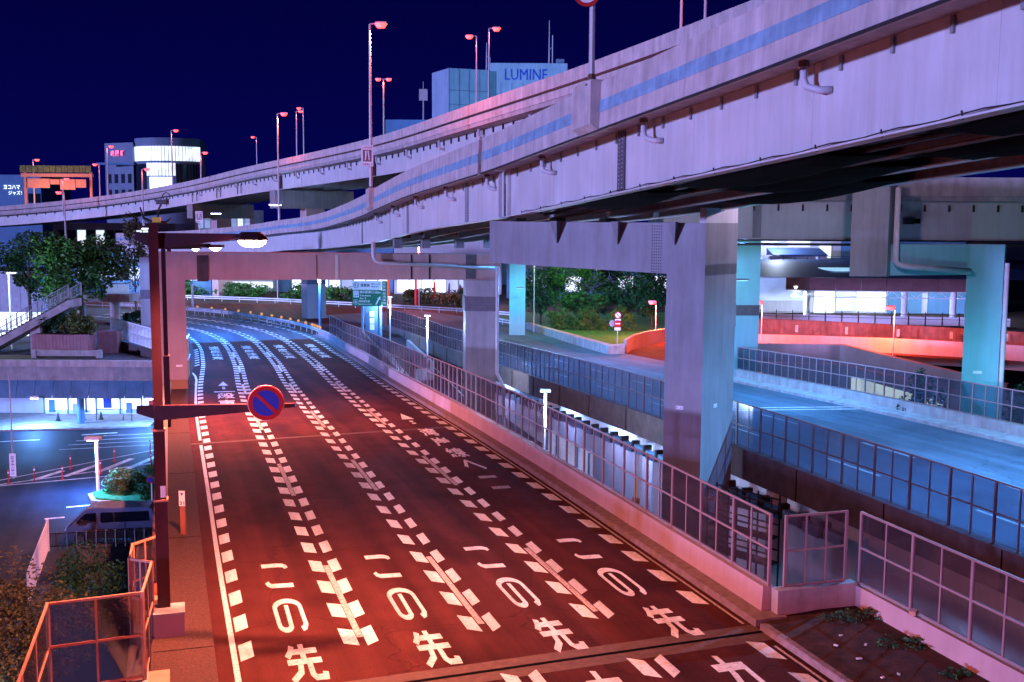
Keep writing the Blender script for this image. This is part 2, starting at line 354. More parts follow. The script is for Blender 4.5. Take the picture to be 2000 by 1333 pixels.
# expansion joints across the carriageway
def across(s0, s1, dz, m, name, o0=-6.95, o1=6.95, tilt=0.05):
    V = []
    for i in range(15):
        o = o0 + (o1 - o0) * i / 14; V += [R(s0 + o * tilt, o, dz), R(s1 + o * tilt, o, dz)]
    MB().add(V, [(2 * i, 2 * i + 2, 2 * i + 3, 2 * i + 1) for i in range(14)]).build(name, m, road)
across(26.35, 27.45, 0.004, 'joint_strip', 'joint_mortar'); across(26.84, 26.98, 0.0085, 'black_rubber', 'joint_gap')
across(58.1, 58.45, 0.0045, 'joint_strip', 'joint_mortar', tilt=0.12); across(125.3, 125.8, 0.0045, 'joint_strip', 'joint_mortar', tilt=0.1)

# writing on the road
def strokes(L, w=0.17):
    """strokes as polylines in a unit box -> quads"""
    V = []; F = []
    for li, pl in enumerate(L):
        P = [Vector((x, y)) for x, y in pl]; n = len(P); base = len(V)
        for i, p in enumerate(P):
            a = (P[i] - P[i - 1]).normalized() if i else None; b = (P[i + 1] - P[i]).normalized() if i < n - 1 else None
            t = ((a or b) + (b or a)).normalized(); nn = Vector((-t.y, t.x)); c = max(0.5, nn.dot(Vector((-(a or b).y, (a or b).x))))
            V += [(*(p + nn * w / 2 / c), li * .0012), (*(p - nn * w / 2 / c), li * .0012)]
        F += [(base + 2 * i, base + 2 * i + 1, base + 2 * i + 3, base + 2 * i + 2) for i in range(n - 1)]
    return V, F
def arc(cx, cy_, rx, ry, a0, a1, n=10): return [(cx + rx * math.cos(math.radians(a0 + (a1 - a0) * i / n)), cy_ + ry * math.sin(math.radians(a0 + (a1 - a0) * i / n))) for i in range(n + 1)]
KO = strokes([[(0.03, .90), (.62, .90), (.80, .88), (.90, .83), (.92, .76)], [(0.06, .27), (.10, .18), (.2, .12), (.98, .10)]], 0.15)
NO = strokes([[(.76, .07), (.86, .10), (.93, .2), (.93, .72)] + arc(.5, .72, .43, .21, 0, 180, 12)[1:] + [(.07, .3)] + arc(.27, .24, .2, .17, 180, 330, 8)[1:] + [(.47, .8)]], 0.14)
SAKI = strokes([[(.24, .97), (.17, .80), (.05, .66)], [(.2, .80), (.92, .80)], [(.5, 1.0), (.5, .53)], [(.02, .52), (.98, .52)], [(.36, .45), (.32, .24), (.05, .03)], [(.62, .45), (.62, .16), (.70, .07), (.95, .07), (.97, .2)]], 0.15)
KA = strokes([[(.04, .74), (.92, .74), (.86, .12), (.62, .05)], [(.46, 1.0), (.42, .6), (.08, .03)]], 0.16)
def on_road(VF, s0, s1, o0, o1, name='road_lettering', m='paint', dz=0.008):
    V, F = VF
    return MB().add([R(s0 + (s1 - s0) * v[1], o0 + (o1 - o0) * v[0], dz + (v[2] if len(v) > 2 else 0)) for v in V], F).build(name, m, road)
for c in (-4.86, -1.62, 1.68, 4.94):
    w = 0.40
    on_road(KO, 34.3, 36.8, c - w, c + w); on_road(NO, 30.75, 33.4, c - w, c + w); on_road(SAKI, 27.5, 29.85, c - w - .03, c + w + .03)
    on_road(KA, 23.4, 26.15, c - w, c + w + .06)
    for i, ch in enumerate('速度注意'):
        on_road(glyphs(ch, 0.02), 117.0 - i * 4.1, 120.3 - i * 4.1, c - 0.5, c + 0.5)
on_road(strokes([[(0, .5), (1, .5)]], .5), 77.4, 78.3, -5.3, -3.95); on_road(glyphs('般', 0.025), 74.0, 77.0, -5.15, -4.05); on_road(glyphs('車', 0.03), 70.2, 73.2, -5.15, -4.1)
ARW = ([(.5, 1), (0, .45), (1, .45), (.36, .30), (.64, .30), (.36, .2), (.64, .2), (.36, .12), (.64, .12), (.36, .02), (.64, .02)], [(0, 1, 2), (3, 5, 6, 4), (7, 9, 10, 8)])
on_road(ARW, 79.3, 84.6, -4.98, -4.3); on_road(ARW, 60.5, 64.5, 4.5, 5.2)
for i, ch in enumerate('湾岸線へ'):
    on_road(glyphs(ch, 0.025), 56.6 - i * 2.9, 58.9 - i * 2.9, 4.55, 5.4)
on_road(strokes([[(0, .5), (1, .5)]], .5), 46.0, 46.9, 4.55, 5.3, m='paint_worn'); on_road(strokes([[(0, .5), (1, .5)]], .5), 44.0, 44.9, 4.55, 5.3, m='paint_worn')

# the second carriageway on the right, on its own structure
F2 = [rfr(s) for s in srange(-6, 150, 2)]
blue = MB().sweep(F2, [(17.6, -0.6), (34.5, -0.6), (34.5, 0), (28, 0), (22, 0), (17.6, 0)]).build('right_road', 'asphalt_blue_lit', kind='structure')
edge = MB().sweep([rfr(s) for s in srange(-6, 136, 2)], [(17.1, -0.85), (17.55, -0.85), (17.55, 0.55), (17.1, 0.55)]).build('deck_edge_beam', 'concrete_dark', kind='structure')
for s in srange(12, 132, 6):
    MB().box((R(s, 17.09, -0.15)), (0.03, 0.05, 1.36), math.atan2(SP(s)[1][1], SP(s)[1][0])).build('drip_joint', 'black_rubber', edge)
for k in range(-1, 12):
    for o in (21.2, 25.2):
        V, F = patch(22 + 10 * k + (3 if o > 22 else 0), 26 + 10 * k + (3 if o > 22 else 0), o - .08, o + .08, 0, 0.006); MB().add(V, F).build('lane_dash', 'paint', blue)
V, F = patch(12, 110, 18.1, 18.22, 0, 0.006); MB().add(V, F).build('edge_line', 'paint_worn', blue)
V, F = patch(61, 61.4, 22, 33, -2, 0.006); MB().add(V, F).build('stop_line', 'paint_worn', blue)
V, F = patch(62.0, 62.4, 22, 33, -2, 0.006); MB().add(V, F).build('stop_line', 'paint_worn', blue)
walk = MB().sweep([rfr(s) for s in srange(0, 84, 2)], [(32.1, -0.5), (33.4, -0.5), (33.4, 0.2), (32.1, 0.17)]).build('pavement', 'concrete', kind='structure')
wall3 = MB().sweep([rfr(s) for s in srange(0, 84, 2)], [(33.4, -8), (33.75, -8), (33.75, 0.75), (33.4, 0.75)]).build('low_wall', 'concrete')
tag(wall3, 'low concrete wall carrying the blue lit glass fence on the right', 'wall')

# lower road in the cutting between the two carriageways
low = MB()
prof_low = lambda s: -6.2 if s < 80 else -6.2 + 3.3 * min(1, (s - 80) / 45.0)
low.sweep([(lambda s: (lambda lat: (R(s, lat)[0], R(s, lat)[1], prof_low(s))))(s) for s in srange(0, 140, 3)], [(7.9, -.4), (17.8, -.4), (17.8, 0), (7.9, 0)])
lowr = low.build('lower_road', 'asphalt_plaza', kind='structure')
def lowp(s, off, dz=0): x, y, z = R(s, off); return (x, y, prof_low(s) + dz)
for o in (9.6, 12.9, 16.2):
    V = []
    for s in srange(36, 118, 3): V += [lowp(s, o - .08, .006), lowp(s, o + .08, .006)]
    MB().add(V, [(2 * i, 2 * i + 1, 2 * i + 3, 2 * i + 2) for i in range(len(V) // 2 - 1)]).build('edge_line', 'paint', lowr)
uw = MB().sweep([rfr(s) for s in srange(6, 128, 4)], [(19.4, -9), (19.7, -9), (19.7, -.65), (19.4, -.65)]).build('cutting_wall', 'building_white')
tag(uw, 'pale lit wall of the cutting under the right carriageway', 'wall')
# flat land beyond the curve
plat = MB().add([(-200, 128, -2.78), (-20, 128, -2.78), (36, 128, -2.78), (140, 128, -2.78), (140, 420, -2.78), (-200, 420, -2.78)], [(0, 1, 2, 3, 4, 5)]).build('far_ground', 'asphalt_dark', kind='structure')
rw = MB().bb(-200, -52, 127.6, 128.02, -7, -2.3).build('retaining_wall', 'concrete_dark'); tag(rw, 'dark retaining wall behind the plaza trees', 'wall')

# ------------------------------------------------------------------ walls and fences
def rz_at(s): (x, y), (tx, ty) = SP(s); return math.atan2(ty, tx)
w1 = thing('roadside_wall', 'long pink lit concrete wall along the right edge of the striped road', 'wall', R(28.1, 7.6))
for i in range(11):
    a = 28.15 + i * 9.05; b = min(a + 9.02, 127.5)
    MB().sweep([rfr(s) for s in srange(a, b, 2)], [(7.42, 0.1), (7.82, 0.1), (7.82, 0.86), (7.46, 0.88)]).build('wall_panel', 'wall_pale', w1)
def fence(name, label, pts, h, frame='frame_metal', gl='glass_clear', mids=1, rows=2, post=0.075, group=None, cat='fence', clamp=False):
    t = thing(name, label, cat, pts[0], group)
    for i, p in enumerate(pts):
        MB().box((p[0], p[1], p[2] + h / 2 - 0.03), (post, post, h + 0.06), math.atan2(pts[min(i + 1, len(pts) - 1)][1] - pts[max(i - 1, 0)][1], pts[min(i + 1, len(pts) - 1)][0] - pts[max(i - 1, 0)][0])).build('post', frame, t)
        if clamp: MB().box((p[0], p[1], p[2] - 0.2), (post * 1.8, post * 2.6, 0.3), 0.3).build('clamp', 'steel_dark', t)
    for a, b in zip(pts, pts[1:]):
        A = Vector(a); B = Vector(b); d = B - A; L = d.length; e = post / 2 / L
        q = lambda u, z: A + d * u + Vector((0, 0, z))
        fr = MB()
        lev = [0.03] + [h * r / rows for r in range(1, rows)] + [h - 0.03]
        for z in lev: fr.bar(q(e, z), q(1 - e, z), 0.05, 0.055)
        us = [e] + [(m + 1) / (mids + 1) for m in range(mids)] + [1 - e]
        nn = Vector((d.y, -d.x, 0)).normalized() * 0.02; tt = Vector((d.x, d.y, 0)).normalized() * 0.025
        for u in us[1:-1]:
            for r in range(rows):
                z0 = lev[r] + 0.028; z1 = lev[r + 1] - 0.028
                P = []
                for z in (z0, z1): c = q(u, z); P += [c - nn - tt, c + nn - tt, c + nn + tt, c - nn + tt]
                fr.add(P, [(3, 2, 1, 0), (4, 5, 6, 7), (0, 1, 5, 4), (1, 2, 6, 5), (2, 3, 7, 6), (3, 0, 4, 7)])
        fo = fr.build('panel_frame', frame, t)
        for j in range(len(us) - 1):
            for r in range(rows):
                g0 = us[j] + (0.026 / L if j else 0.002); g1 = us[j + 1] - (0.026 / L if j < len(us) - 2 else 0.002); z0 = lev[r] + 0.026; z1 = lev[r + 1] - 0.026
                m = nn * 0.2
                P = [q(g0, z0) - m, q(g1, z0) - m, q(g1, z1) - m, q(g0, z1) - m, q(g0, z0) + m, q(g1, z0) + m, q(g1, z1) + m, q(g0, z1) + m]
                MB().add(P, [(0, 3, 2, 1), (4, 5, 6, 7), (0, 1, 5, 4), (1, 2, 6, 5), (2, 3, 7, 6), (3, 0, 4, 7)]).build('pane', gl, fo)
    return t
fence('glass_fence', 'long pink framed glass fence on the wall beside the striped road', [R(s, 7.66, 0.90) for s in srange(28.2, 122.2, 2.0)], 2.0)
P0 = R(28.05, 8.05, 0.86); P1_ = R(28.05, 9.95, 0.86)
cb = MB().bar(R(27.95, 7.7, 0.48), R(27.95, 10.2, 0.48), 0.34, 0.76).build('bay_wall', 'concrete'); tag(cb, 'short grey concrete wall under the violet fence of the corner bay', 'wall')
fence('bay_fence', 'short violet framed glass fence turning across the corner bay', [P0, P1_], 2.0, mids=2)
nw = MB().sweep([rfr(s) for s in srange(6, 27.8, 2)], [(10.15, -9), (10.55, -9), (10.55, 0.75), (10.15, 0.78)]).build('bay_side_wall', 'wall_pale'); tag(nw, 'red lit concrete wall at the back of the weedy bay', 'wall')
fence('bay_glass_fence', 'red framed glass fence behind the weedy bay in the lower right corner', [R(27.85 - 2.2 * i, 10.3, 0.80) for i in range(8)], 2.05, gl='glass_clear')
fence('deck_edge_fence', 'long dark framed glass fence on the near edge of the right carriageway', [R(s, 17.33, 0.5) for s in srange(18, 132, 2.1)], 2.1, 'frame_dark', 'glass_blue', clamp=True)
fence('far_glass_fence', 'pale blue glass fence on the far side of the right carriageway', [R(s, 33.57, 0.77) for s in srange(30, 82, 1.95)], 1.75, 'frame_metal', 'glass_blue')
# left edge: low parapet with a rail, glass fence with a jog near the camera
lp = thing('left_parapet', 'low concrete parapet on the left edge of the striped road', 'parapet', R(10, -8.1))
for a, b in ((-6, 27.2), (32.0, 60), (60.1, 79.6), (84, 130)):
    MB().sweep([rfr(s) for s in srange(a, b, 2)], [(-8.42, -9.2), (-8.05, -9.2), (-8.05, 0.72), (-8.42, 0.72)]).build('wall_panel', 'concrete', lp)
    MB().sweep([rfr(s) for s in srange(a, b, 2)], [(-8.46, 0.72), (-8.01, 0.72), (-8.01, 0.80), (-8.46, 0.80)]).build('coping', 'frame_orange' if a < 60 else 'concrete', lp)
fence('jogged_glass_fence', 'orange lit framed glass fence zigzagging beside the brown lamp post', [(-8.35, 16.6, 0), (-9.35, 20.2, 0), (-10.5, 24.14, 0), (-8.62, 24.95, 0), (-9.12, 27.15, 0)], 2.1, 'frame_orange', 'glass_smoke', group=None)
fence('recess_glass_fence', 'small orange framed fence recess just behind the brown lamp post', [(-9.16, 27.25, 0), (-9.80, 27.5, 0), (-10.15, 28.75, 0), (-9.75, 29.5, 0)], 2.1, 'frame_orange', 'glass_smoke', mids=1)
fence('verge_fence', 'orange framed fence seen edge on along the left parapet', [R(s, -8.24, 0.8) for s in srange(32.4, 58, 2.0)], 1.2, 'frame_orange', 'glass_smoke', mids=1, rows=1)
lb = MB().sweep([rfr(s) for s in srange(-6, 40, 3)], [(-9.0, -9), (-8.46, -9), (-8.46, -0.05), (-9.0, -0.05)]).build('bridge_edge', 'concrete', kind='structure')
bx = thing('barrier_box', 'tan steel barrier box standing on the left pavement below the portal column', 'barrier', R(80.5, -7.2))
MB().bar(R(80, -7.35, 0.75), R(83.5, -7.35, 0.75), 0.5, 1.3).build('cushion', 'white_paint', bx)
MB().bar(R(83.7, -7.35, 1.6), R(90, -7.35, 1.6), 0.5, 3.0).build('screen_panel', 'frame_orange', bx)
MB().bar(R(83.7, -7.06, 3.15), R(90, -7.06, 3.15), 0.12, 0.12).build('top_rail', 'frame_metal', bx); MB().bar(R(83.7, -7.06, 1.6), R(90, -7.06, 1.6), 0.1, 0.1).build('mid_rail', 'frame_metal', bx)

# ------------------------------------------------------------------ near viaduct
_vy = [-40, 0, 21.4, 29.2, 36.9, 44.8, 51, 69.6, 87.6, 110, 136, 155, 175]; _vz = [16.6, 14.2, 12.95, 12.40, 11.90, 11.38, 10.97, 10.1, 9.0, 8.0, 6.9, 5.3, 4.0]
def VB(s, off, dz=0.0): x, y, _ = R(s, off); return (x, y, float(np.interp(R(s, 7.65)[1], _vy, _vz)) + dz)
def vfr(s): return lambda lat: VB(s, lat)
v1 = thing('near_viaduct', 'lavender lit steel girder viaduct rising towards the upper right corner', 'viaduct', VB(53, 12))
SJ = 53.0
for a, b in ((2, SJ - 0.3), (SJ + 0.3, 84.0), (84.3, 175)):
    fr = [vfr(s) for s in srange(a, b, 2.5)]
    for i, o in enumerate((7.65, 10.3, 12.9, 15.5)):
        gd = MB().sweep(fr, [(o, 0.05), (o + 0.05, 0.05), (o + 0.05, 2.2), (o, 2.2)]).build('girder', 'steel_pale' if i == 0 else 'steel_grey', v1)
        MB().sweep(fr, [(o - 0.16, 0.0), (o + 0.26, 0.0), (o + 0.26, 0.05), (o - 0.16, 0.05)]).build('bottom_flange', 'steel_pale' if i in (0, 2, 3) else 'rusty', gd)
    dk = MB().sweep(fr, [(6.42, 2.2), (16.7, 2.2), (16.7, 2.5), (6.42, 2.5)]).build('deck_slab', 'concrete', v1)
    pr = MB().sweep(fr, [(6.35, 2.06), (6.62, 2.06), (6.62, 3.6), (6.55, 3.66), (6.42, 3.66)]).build('parapet', 'parapet_concrete', v1)
    MB().sweep(fr, [(6.325 + .034, 2.62), (6.40, 2.62), (6.40, 3.02), (6.325 + .049, 3.02)]).build('painted_band', 'parapet_band', pr)
    MB().sweep(fr, [(6.30, 2.0), (6.36, 2.0), (6.36, 2.07), (6.30, 2.07)]).build('drip_rail', 'steel_dark', pr)
    MB().sweep(fr, [(16.4, 2.5), (16.7, 2.5), (16.7, 3.66), (16.4, 3.66)]).build('parapet', 'parapet_concrete', v1)
for s in srange(8, 150, 6):
    MB().bar(VB(s, 7.75, 0.5), VB(s, 15.4, 0.5), 0.18, 0.35).build('cross_frame', 'rusty', v1)
s = 12.0
while s < 110:
    MB().box(VB(s, 7.60, 1.98), (0.10, 0.05, 0.36), rz_at(s)).build('bracket', 'steel_grey', v1); s += 1.95
for s, w in ((38.8, 0.62), (60.0, 0.55), (76.5, 0.5), (100, 0.5)):
    sp_ = MB().box(VB(s, 7.615, 1.12), (w, 0.06, 2.1), rz_at(s)).build('splice_plate', 'steel_grey' if s > 50 else 'band_dark', v1)
    for i in range(14):
        for j in (-1, 1): MB().disc(VB(s + j * w * 0.22, 7.58, 0.2 + i * 0.14), (SP(s)[1][1], -SP(s)[1][0], 0), 0.022, 0.02, 6).build('bolt', 'steel_pale', sp_)
for s in (26.6, 38.0 - 2.0, 46.3, 54.6, 63, 71.5, 80, 88.5):
    a = VB(s, 7.2, 2.15); b = VB(s, 7.2, 1.75); c = VB(s - 0.12, 7.22, 1.55); d = VB(s - 0.4, 7.4, 1.43); e = VB(s - 0.55, 7.66, 1.42)
    dp = MB().tube([a, b, c, d, e], 0.095, 10).build('drain_pipe', 'pipe', v1, True)
    MB().tube([VB(s, 7.2, 2.17), VB(s, 7.2, 2.06)], 0.14, 10).build('collar', 'rusty', dp)
for s in srange(14, 104, 6.4):
    MB().box(VB(s, 7.645, 1.12), (0.035, 0.014, 2.1), rz_at(s)).build('weld_seam', 'steel_pale', v1)
for s in (SJ - 0.75, SJ + 0.75):
    MB().box(VB(s, 7.56, 1.12), (0.30, 0.14, 2.12), rz_at(s)).build('end_stiffener', 'steel_pale', v1)
# inspection netting hung in dark swags below the girders
for s, sl, l0, l1 in ((16, 7, 8.0, 10.1), (18, 9, 10.5, 12.7), (27, 9, 8.0, 10.1), (29, 8, 10.5, 12.7), (38, 7, 8.0, 10.1), (33, 9, 13.1, 15.3)):
    P = []; F = []
    for i in range(9):
        for j in range(7):
            u = i / 8; w = j / 6; sag = -0.28 * math.sin(math.pi * w) ** 0.7 * math.sin(math.pi * u) ** .5 - .03 * math.sin(9 * u + 5 * w); P.append(VB(s + sl * u, l0 + (l1 - l0) * w, -0.01 + sag))
    n_ = len(P); P2 = [(x, y, z + 0.02) for x, y, z in P]
    for i in range(8):
        for j in range(6):
            q = i * 7 + j; F += [(q, q + 1, q + 8, q + 7), (q + n_ + 7, q + n_ + 8, q + n_ + 1, q + n_)]
    MB().add(P + P2, F).build('netting', 'black_rubber', v1)
for o, dz in ((9.0, .25), (9.3, .12), (11.6, .2), (14.2, .25)):
    MB().tube([VB(s, o, dz) for s in srange(8, 52, 4)], .07, 6).build('service_pipe', 'steel_dark', v1)
for s in srange(16, 50, 2.6):
    MB().tube([VB(s, 7.55, -0.02), VB(s, 7.5, 0.16)], 0.025, 5).build('hook', 'steel_dark', v1)
MB().tube([VB(s, 7.5, 0.12 - 0.06 * math.sin((s % 2.6) / 2.6 * math.pi)) for s in srange(16, 50, 0.65)], 0.018, 5).build('cable', 'steel_dark', v1)
for s in (38.7, 84.5):                      # sign plinths that stand proud of the parapet
    MB().sweep([vfr(s - 0.9), vfr(s + 0.9)], [(6.02, 2.25), (6.30, 2.05), (6.70, 2.05), (6.70, 3.72), (6.02, 3.72)]).build('plinth', 'parapet_concrete', v1)

def box_pier(name, label, poly, z0, z1, m='steel_grey', cap=None, bands=(), group='viaduct piers'):
    c = (sum(p[0] for p in poly) / len(poly), sum(p[1] for p in poly) / len(poly), z0)
    t = thing(name, label, 'pier', c, group)
    MB().prism(poly, z0, z1).build('column', m, t)
    for b0, b1, bm in bands:
        q = [(c[0] + (x - c[0]) * 1.02, c[1] + (y - c[1]) * 1.02) for x, y in poly]
        MB().prism(q, b0, b1).build('steel_band', bm, t)
    return t
# pier 1: column in the cutting with a beam reaching left over the road edge
colp = [(6.75, 48.2), (8.3, 47.5), (10.15, 49.9), (8.6, 50.6)]
p1 = box_pier('viaduct_pier', 'tall square pier with a cantilever beam between the two carriageways', colp, -6.6, 8.9, 'steel_grey', bands=((6.0, 7.1, 'steel_grey'),))
MB().prism([(-1.1, 53.1), (0.47, 51.0), (8.3, 47.5), (10.15, 49.9), (8.6, 50.62), (1.6, 53.9)], [8.75, 8.72, 8.42, 8.42, 8.42, 8.75], [10.72, 10.70, 10.70, 10.70, 10.70, 10.72]).build('cap_beam', 'steel_grey', p1)
MB().prism([(8.05, 47.62), (8.3, 47.5), (10.15, 49.9), (9.9, 50.05)], 10.7, 11.35).build('cap_head', 'steel_pale', p1)
dcap = Vector((7.83, -3.5, 0)).normalized(); ncap = Vector((-0.408, -0.913, 0))
for u in (1.7, 4.6, 7.2):
    c = Vector((0.47, 51.0, 0)) + dcap * u + ncap * 0.004
    br = MB().add([c + dcap * -.17 + Vector((0, 0, 10.74)), c + dcap * .17 + Vector((0, 0, 10.74)), c + dcap * .02 + Vector((0, 0, 9.75)), c + dcap * -.17 + ncap * .5 + Vector((0, 0, 10.74)), c + dcap * .17 + ncap * .5 + Vector((0, 0, 10.74)), c + dcap * .02 + ncap * .08 + Vector((0, 0, 9.75))],
                  [(0, 2, 1), (3, 4, 5), (0, 1, 4, 3), (1, 2, 5, 4), (2, 0, 3, 5)]).build('bracket', 'steel_grey', p1)
for i in range(17):
    for j in range(5):
        c = Vector((0.47, 51.0, 8.55 + i * 0.125)) + dcap * (6.2 + j * 0.1) + ncap * 0.01
        MB().disc(c, ncap, 0.025, 0.02, 6).build('bolt', 'steel_dark', p1) if (i % 1 == 0 and j % 1 == 0) else None
for sgn, (a, b) in enumerate(((colp[0], colp[1]), (colp[1], colp[2]))):
    a = Vector((*a, 0)); b = Vector((*b, 0)); d = (b - a).normalized(); n = Vector((d.y, -d.x, 0))
    c = a + (b - a) * 0.42 + n * 0.006 + Vector((0, 0, 2.6)); pl = MB().bar(c - d * .16, c + d * .16, 0.01, 0.16).build('number_plate', 'white_paint', p1)
    lettering('K-21', 'navy_print', pl, c - d * .13 - Vector((0, 0, .05)) + n * .0075, d, (0, 0, 1), .26, .10)
for o in (8.3, 10.3, 12.9):
    MB().box(VB(SJ, o, -0.14), (0.9, 0.5, 0.26), rz_at(SJ)).build('bearing', 'steel_dark', p1)
# maintenance stair at the pier's foot
cg = thing('access_cage', 'dark steel access stair cage at the foot of the square pier', 'stair', (10.6, 48.0, -6.2))
for i in range(4):
    for j in range(2):
        MB().box((8.6 + i * .75 + j * .5, 47.1 - i * .75 + j * .6, -3.4), (0.07, 0.07, 5.4)).build('post', 'steel_dark', cg)
for z in (-3.0, -1.9, -0.8):
    for j in range(2): MB().bar((8.6 + j * .5, 47.1 + j * .6, z), (10.85 + j * .5, 44.85 + j * .6, z - .1), 0.06, 0.06).build('rail', 'steel_dark', cg)
    MB().bar((8.85, 47.4, z - 0.5), (11.1, 45.15, z - 0.6), 0.8, 0.05).build('platform', 'steel_dark', cg)

# portal over the striped road
pt = thing('portal_pier', 'wide red lit steel portal spanning the striped road', 'pier', (-22.7, 73.3, GZ), 'viaduct piers')
def along(u, v, A=(-23.4, 73.0), B=(-0.9, 79.6)):
    a = Vector(A); d = (Vector(B) - a); L = d.length; d = d / L; n = Vector((d.y, -d.x)); q = a + d * u + n * v; return (q.x, q.y)
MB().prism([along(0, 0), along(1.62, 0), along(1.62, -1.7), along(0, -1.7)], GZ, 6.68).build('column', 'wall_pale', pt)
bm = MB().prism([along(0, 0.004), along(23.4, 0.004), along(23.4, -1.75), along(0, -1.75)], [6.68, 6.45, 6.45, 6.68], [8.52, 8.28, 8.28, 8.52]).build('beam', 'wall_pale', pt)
for u, w, m in ((2.4, 0.75, 'concrete_dark'), (10.3, 0.06, 'rusty'), (11.6, 0.22, 'steel_pale'), (16.9, .12, 'steel_dark'), (18.2, .12, 'steel_dark'), (20.9, .75, 'band_dark')):
    a = along(u, 0.03); b = along(u + w, 0.03)
    MB().prism([a, b, along(u + w, -0.01), along(u, -0.01)], 6.55, 8.3).build('splice_plate', m, bm)
MB().tube([Vector((*along(14.2, .35), 9.2)), Vector((*along(14.2, .35), 8.15)), Vector((*along(14.35, .35), 7.9)), Vector((*along(14.7, .35), 7.75)), Vector((*along(23.2, .35), 7.3))], .14, 10).build('drain_pipe', 'pipe', pt, True)
rc = MB().prism([along(20.9, 0), along(22.9, 0.9), along(23.4, -1.5), along(21.2, -1.9)], GZ, 6.46).build('column', 'steel_grey', pt)
MB().prism([along(20.84, 0.03), along(22.92, 0.95), along(23.46, -1.53), along(21.14, -1.95)], 4.25, 5.3).build('steel_band', 'band_dark', rc)
MB().tube([Vector((*along(23.0, .9), z)) for z in (7.4, 0.5, -0.2)] + [Vector((*along(23.4, 1.3), -1.2)), Vector((*along(23.4, 1.3), -5))], .13, 10).build('downpipe', 'pipe', rc, True)
for o in (8.2, 10.3, 12.9, 15.2): MB().box(VB(84.1, o, -0.35), (0.8, 0.6, 0.7), rz_at(84)).build('bearing', 'steel_grey', pt)
# white number plate
c = along(1.1, 0.012); MB().box((c[0], c[1], 0.9), (.42, .01, .14), math.atan2(6.6, 22.5)).build('number_plate', 'white_paint', pt)

# ------------------------------------------------------------------ far high viaduct
_v2 = [(22, 17, 21.3), (16, 34, 20.9), (11, 48, 20.5), (5.8, 62.8, 20.0), (.55, 74.8, 19.6), (-6, 90.7, 19.2), (-11.2, 106, 18.9), (-24, 132, 18.5), (-38, 158, 18.0), (-52, 184, 17.1), (-65, 198, 15.7), (-78, 206, 14.3), (-95, 210, 12.7), (-125, 212, 11)]
_a = np.array(_v2); _dd = np.concatenate([[0], np.cumsum(np.hypot(*np.diff(_a[:, :2], axis=0).T))]); _u = np.arange(0, _dd[-1], 2.0)
_b = np.stack([np.interp(_u, _dd, _a[:, i]) for i in range(3)], 1)
for _ in range(4):
    _b[1:-1] = (_b[:-2] + _b[1:-1] + _b[2:]) / 3
    for w_ in range(3): _b[2:-2] = (_b[:-4] + _b[1:-3] + _b[2:-2] + _b[3:-1] + _b[4:]) / 5
_bt = np.gradient(_b[:, :2], axis=0); _bt /= np.hypot(_bt[:, 0], _bt[:, 1])[:, None]
def W2(i, lat, dz=0): return (_b[i, 0] + _bt[i, 1] * lat, _b[i, 1] - _bt[i, 0] * lat, _b[i, 2] + dz)
def w2fr(i): return lambda lat: W2(i, lat)
v2 = thing('high_viaduct', 'higher viaduct curving away to the left behind the near one', 'viaduct', tuple(_b[60] - np.array((0, 0, 4))))
N2 = len(_b); ok = list(range(0, N2))
bs = [0, 30, 52, 70, 92, N2 - 1]
for a, b in zip(bs, bs[1:]):
    fr = [w2fr(i) for i in range(a, b + 1)]
    MB().sweep(fr, [(0, -1.45), (0.28, -1.45), (0.28, -.05), (0, 0)]).build('parapet', 'parapet_concrete', v2)
    MB().sweep(fr, [(0.05, -1.75), (11, -1.75), (11, -1.45), (0.05, -1.45)]).build('deck_slab', 'concrete', v2)
    for o in (1.2, 4.2, 7.2, 10.0): MB().sweep(fr, [(o, -3.65), (o + .06, -3.65), (o + .06, -1.75), (o, -1.75)]).build('girder', 'steel_pale' if o < 2 else 'steel_grey', v2)
    MB().sweep(fr, [(10.7, -1.45), (11, -1.45), (11, 0), (10.7, 0)]).build('parapet', 'parapet_concrete', v2)
    MB().sweep(fr, [(-0.06, -0.95), (-0.01, -0.95), (-0.01, -0.8), (-0.06, -0.8)]).build('cable_duct', 'steel_dark', v2)
for i in range(22, N2 - 1):
    MB().box(W2(i, 1.12, -2.0), (0.1, 0.1, .4), math.atan2(_bt[i, 1], _bt[i, 0])).build('bracket', 'steel_dark', v2)
for i in range(26, 96, 5):
    dp = MB().tube([W2(i, .7, -1.75), W2(i, .7, -2.2), W2(i, .75, -2.45), W2(i, 1.15, -2.55)], .11, 6).build('drain_pipe', 'pipe', v2)
for i in (52, 70, 30):
    MB().box(W2(i, 1.1, -2.75), (1.0, .1, 1.7), math.atan2(_bt[i, 1], _bt[i, 0])).build('joint_plate', 'steel_dark', v2)
for i in (80, 86, 92, 98):
    for dx in (0, 1):
        q = W2(i + dx, 1.0, -2.0); MB().tube([q, (q[0], q[1], q[2] - 1.4)], .06, 6).build('ladder_rail', 'steel_dark', v2)
def v2pier(i, label, w=2.6, capw=11, red=False):
    q = W2(i, 6.0, -3.7); rz = math.atan2(_bt[i, 1], _bt[i, 0])
    t = thing('viaduct_pier', label, 'pier', (q[0], q[1], -6.6), 'viaduct piers')
    MB().box((q[0], q[1], q[2] - 1.2), (2.4, capw, 2.4), rz).build('cap_beam', 'steel_grey', t)
    MB().box((q[0], q[1], (q[2] - 2.4 - 6.6) / 2), (w, w, q[2] - 2.4 + 6.6), rz).build('column', 'wall_pale', t)
    MB().box((q[0], q[1], 2.5), (w * 1.02, w * 1.02, 1.2), rz).build('steel_band', 'band_dark', t)
v2pier(93, 'violet box pier of the curved viaduct above the small lamp')
v2pier(71, 'dark pier column standing behind the hedge under the portal')
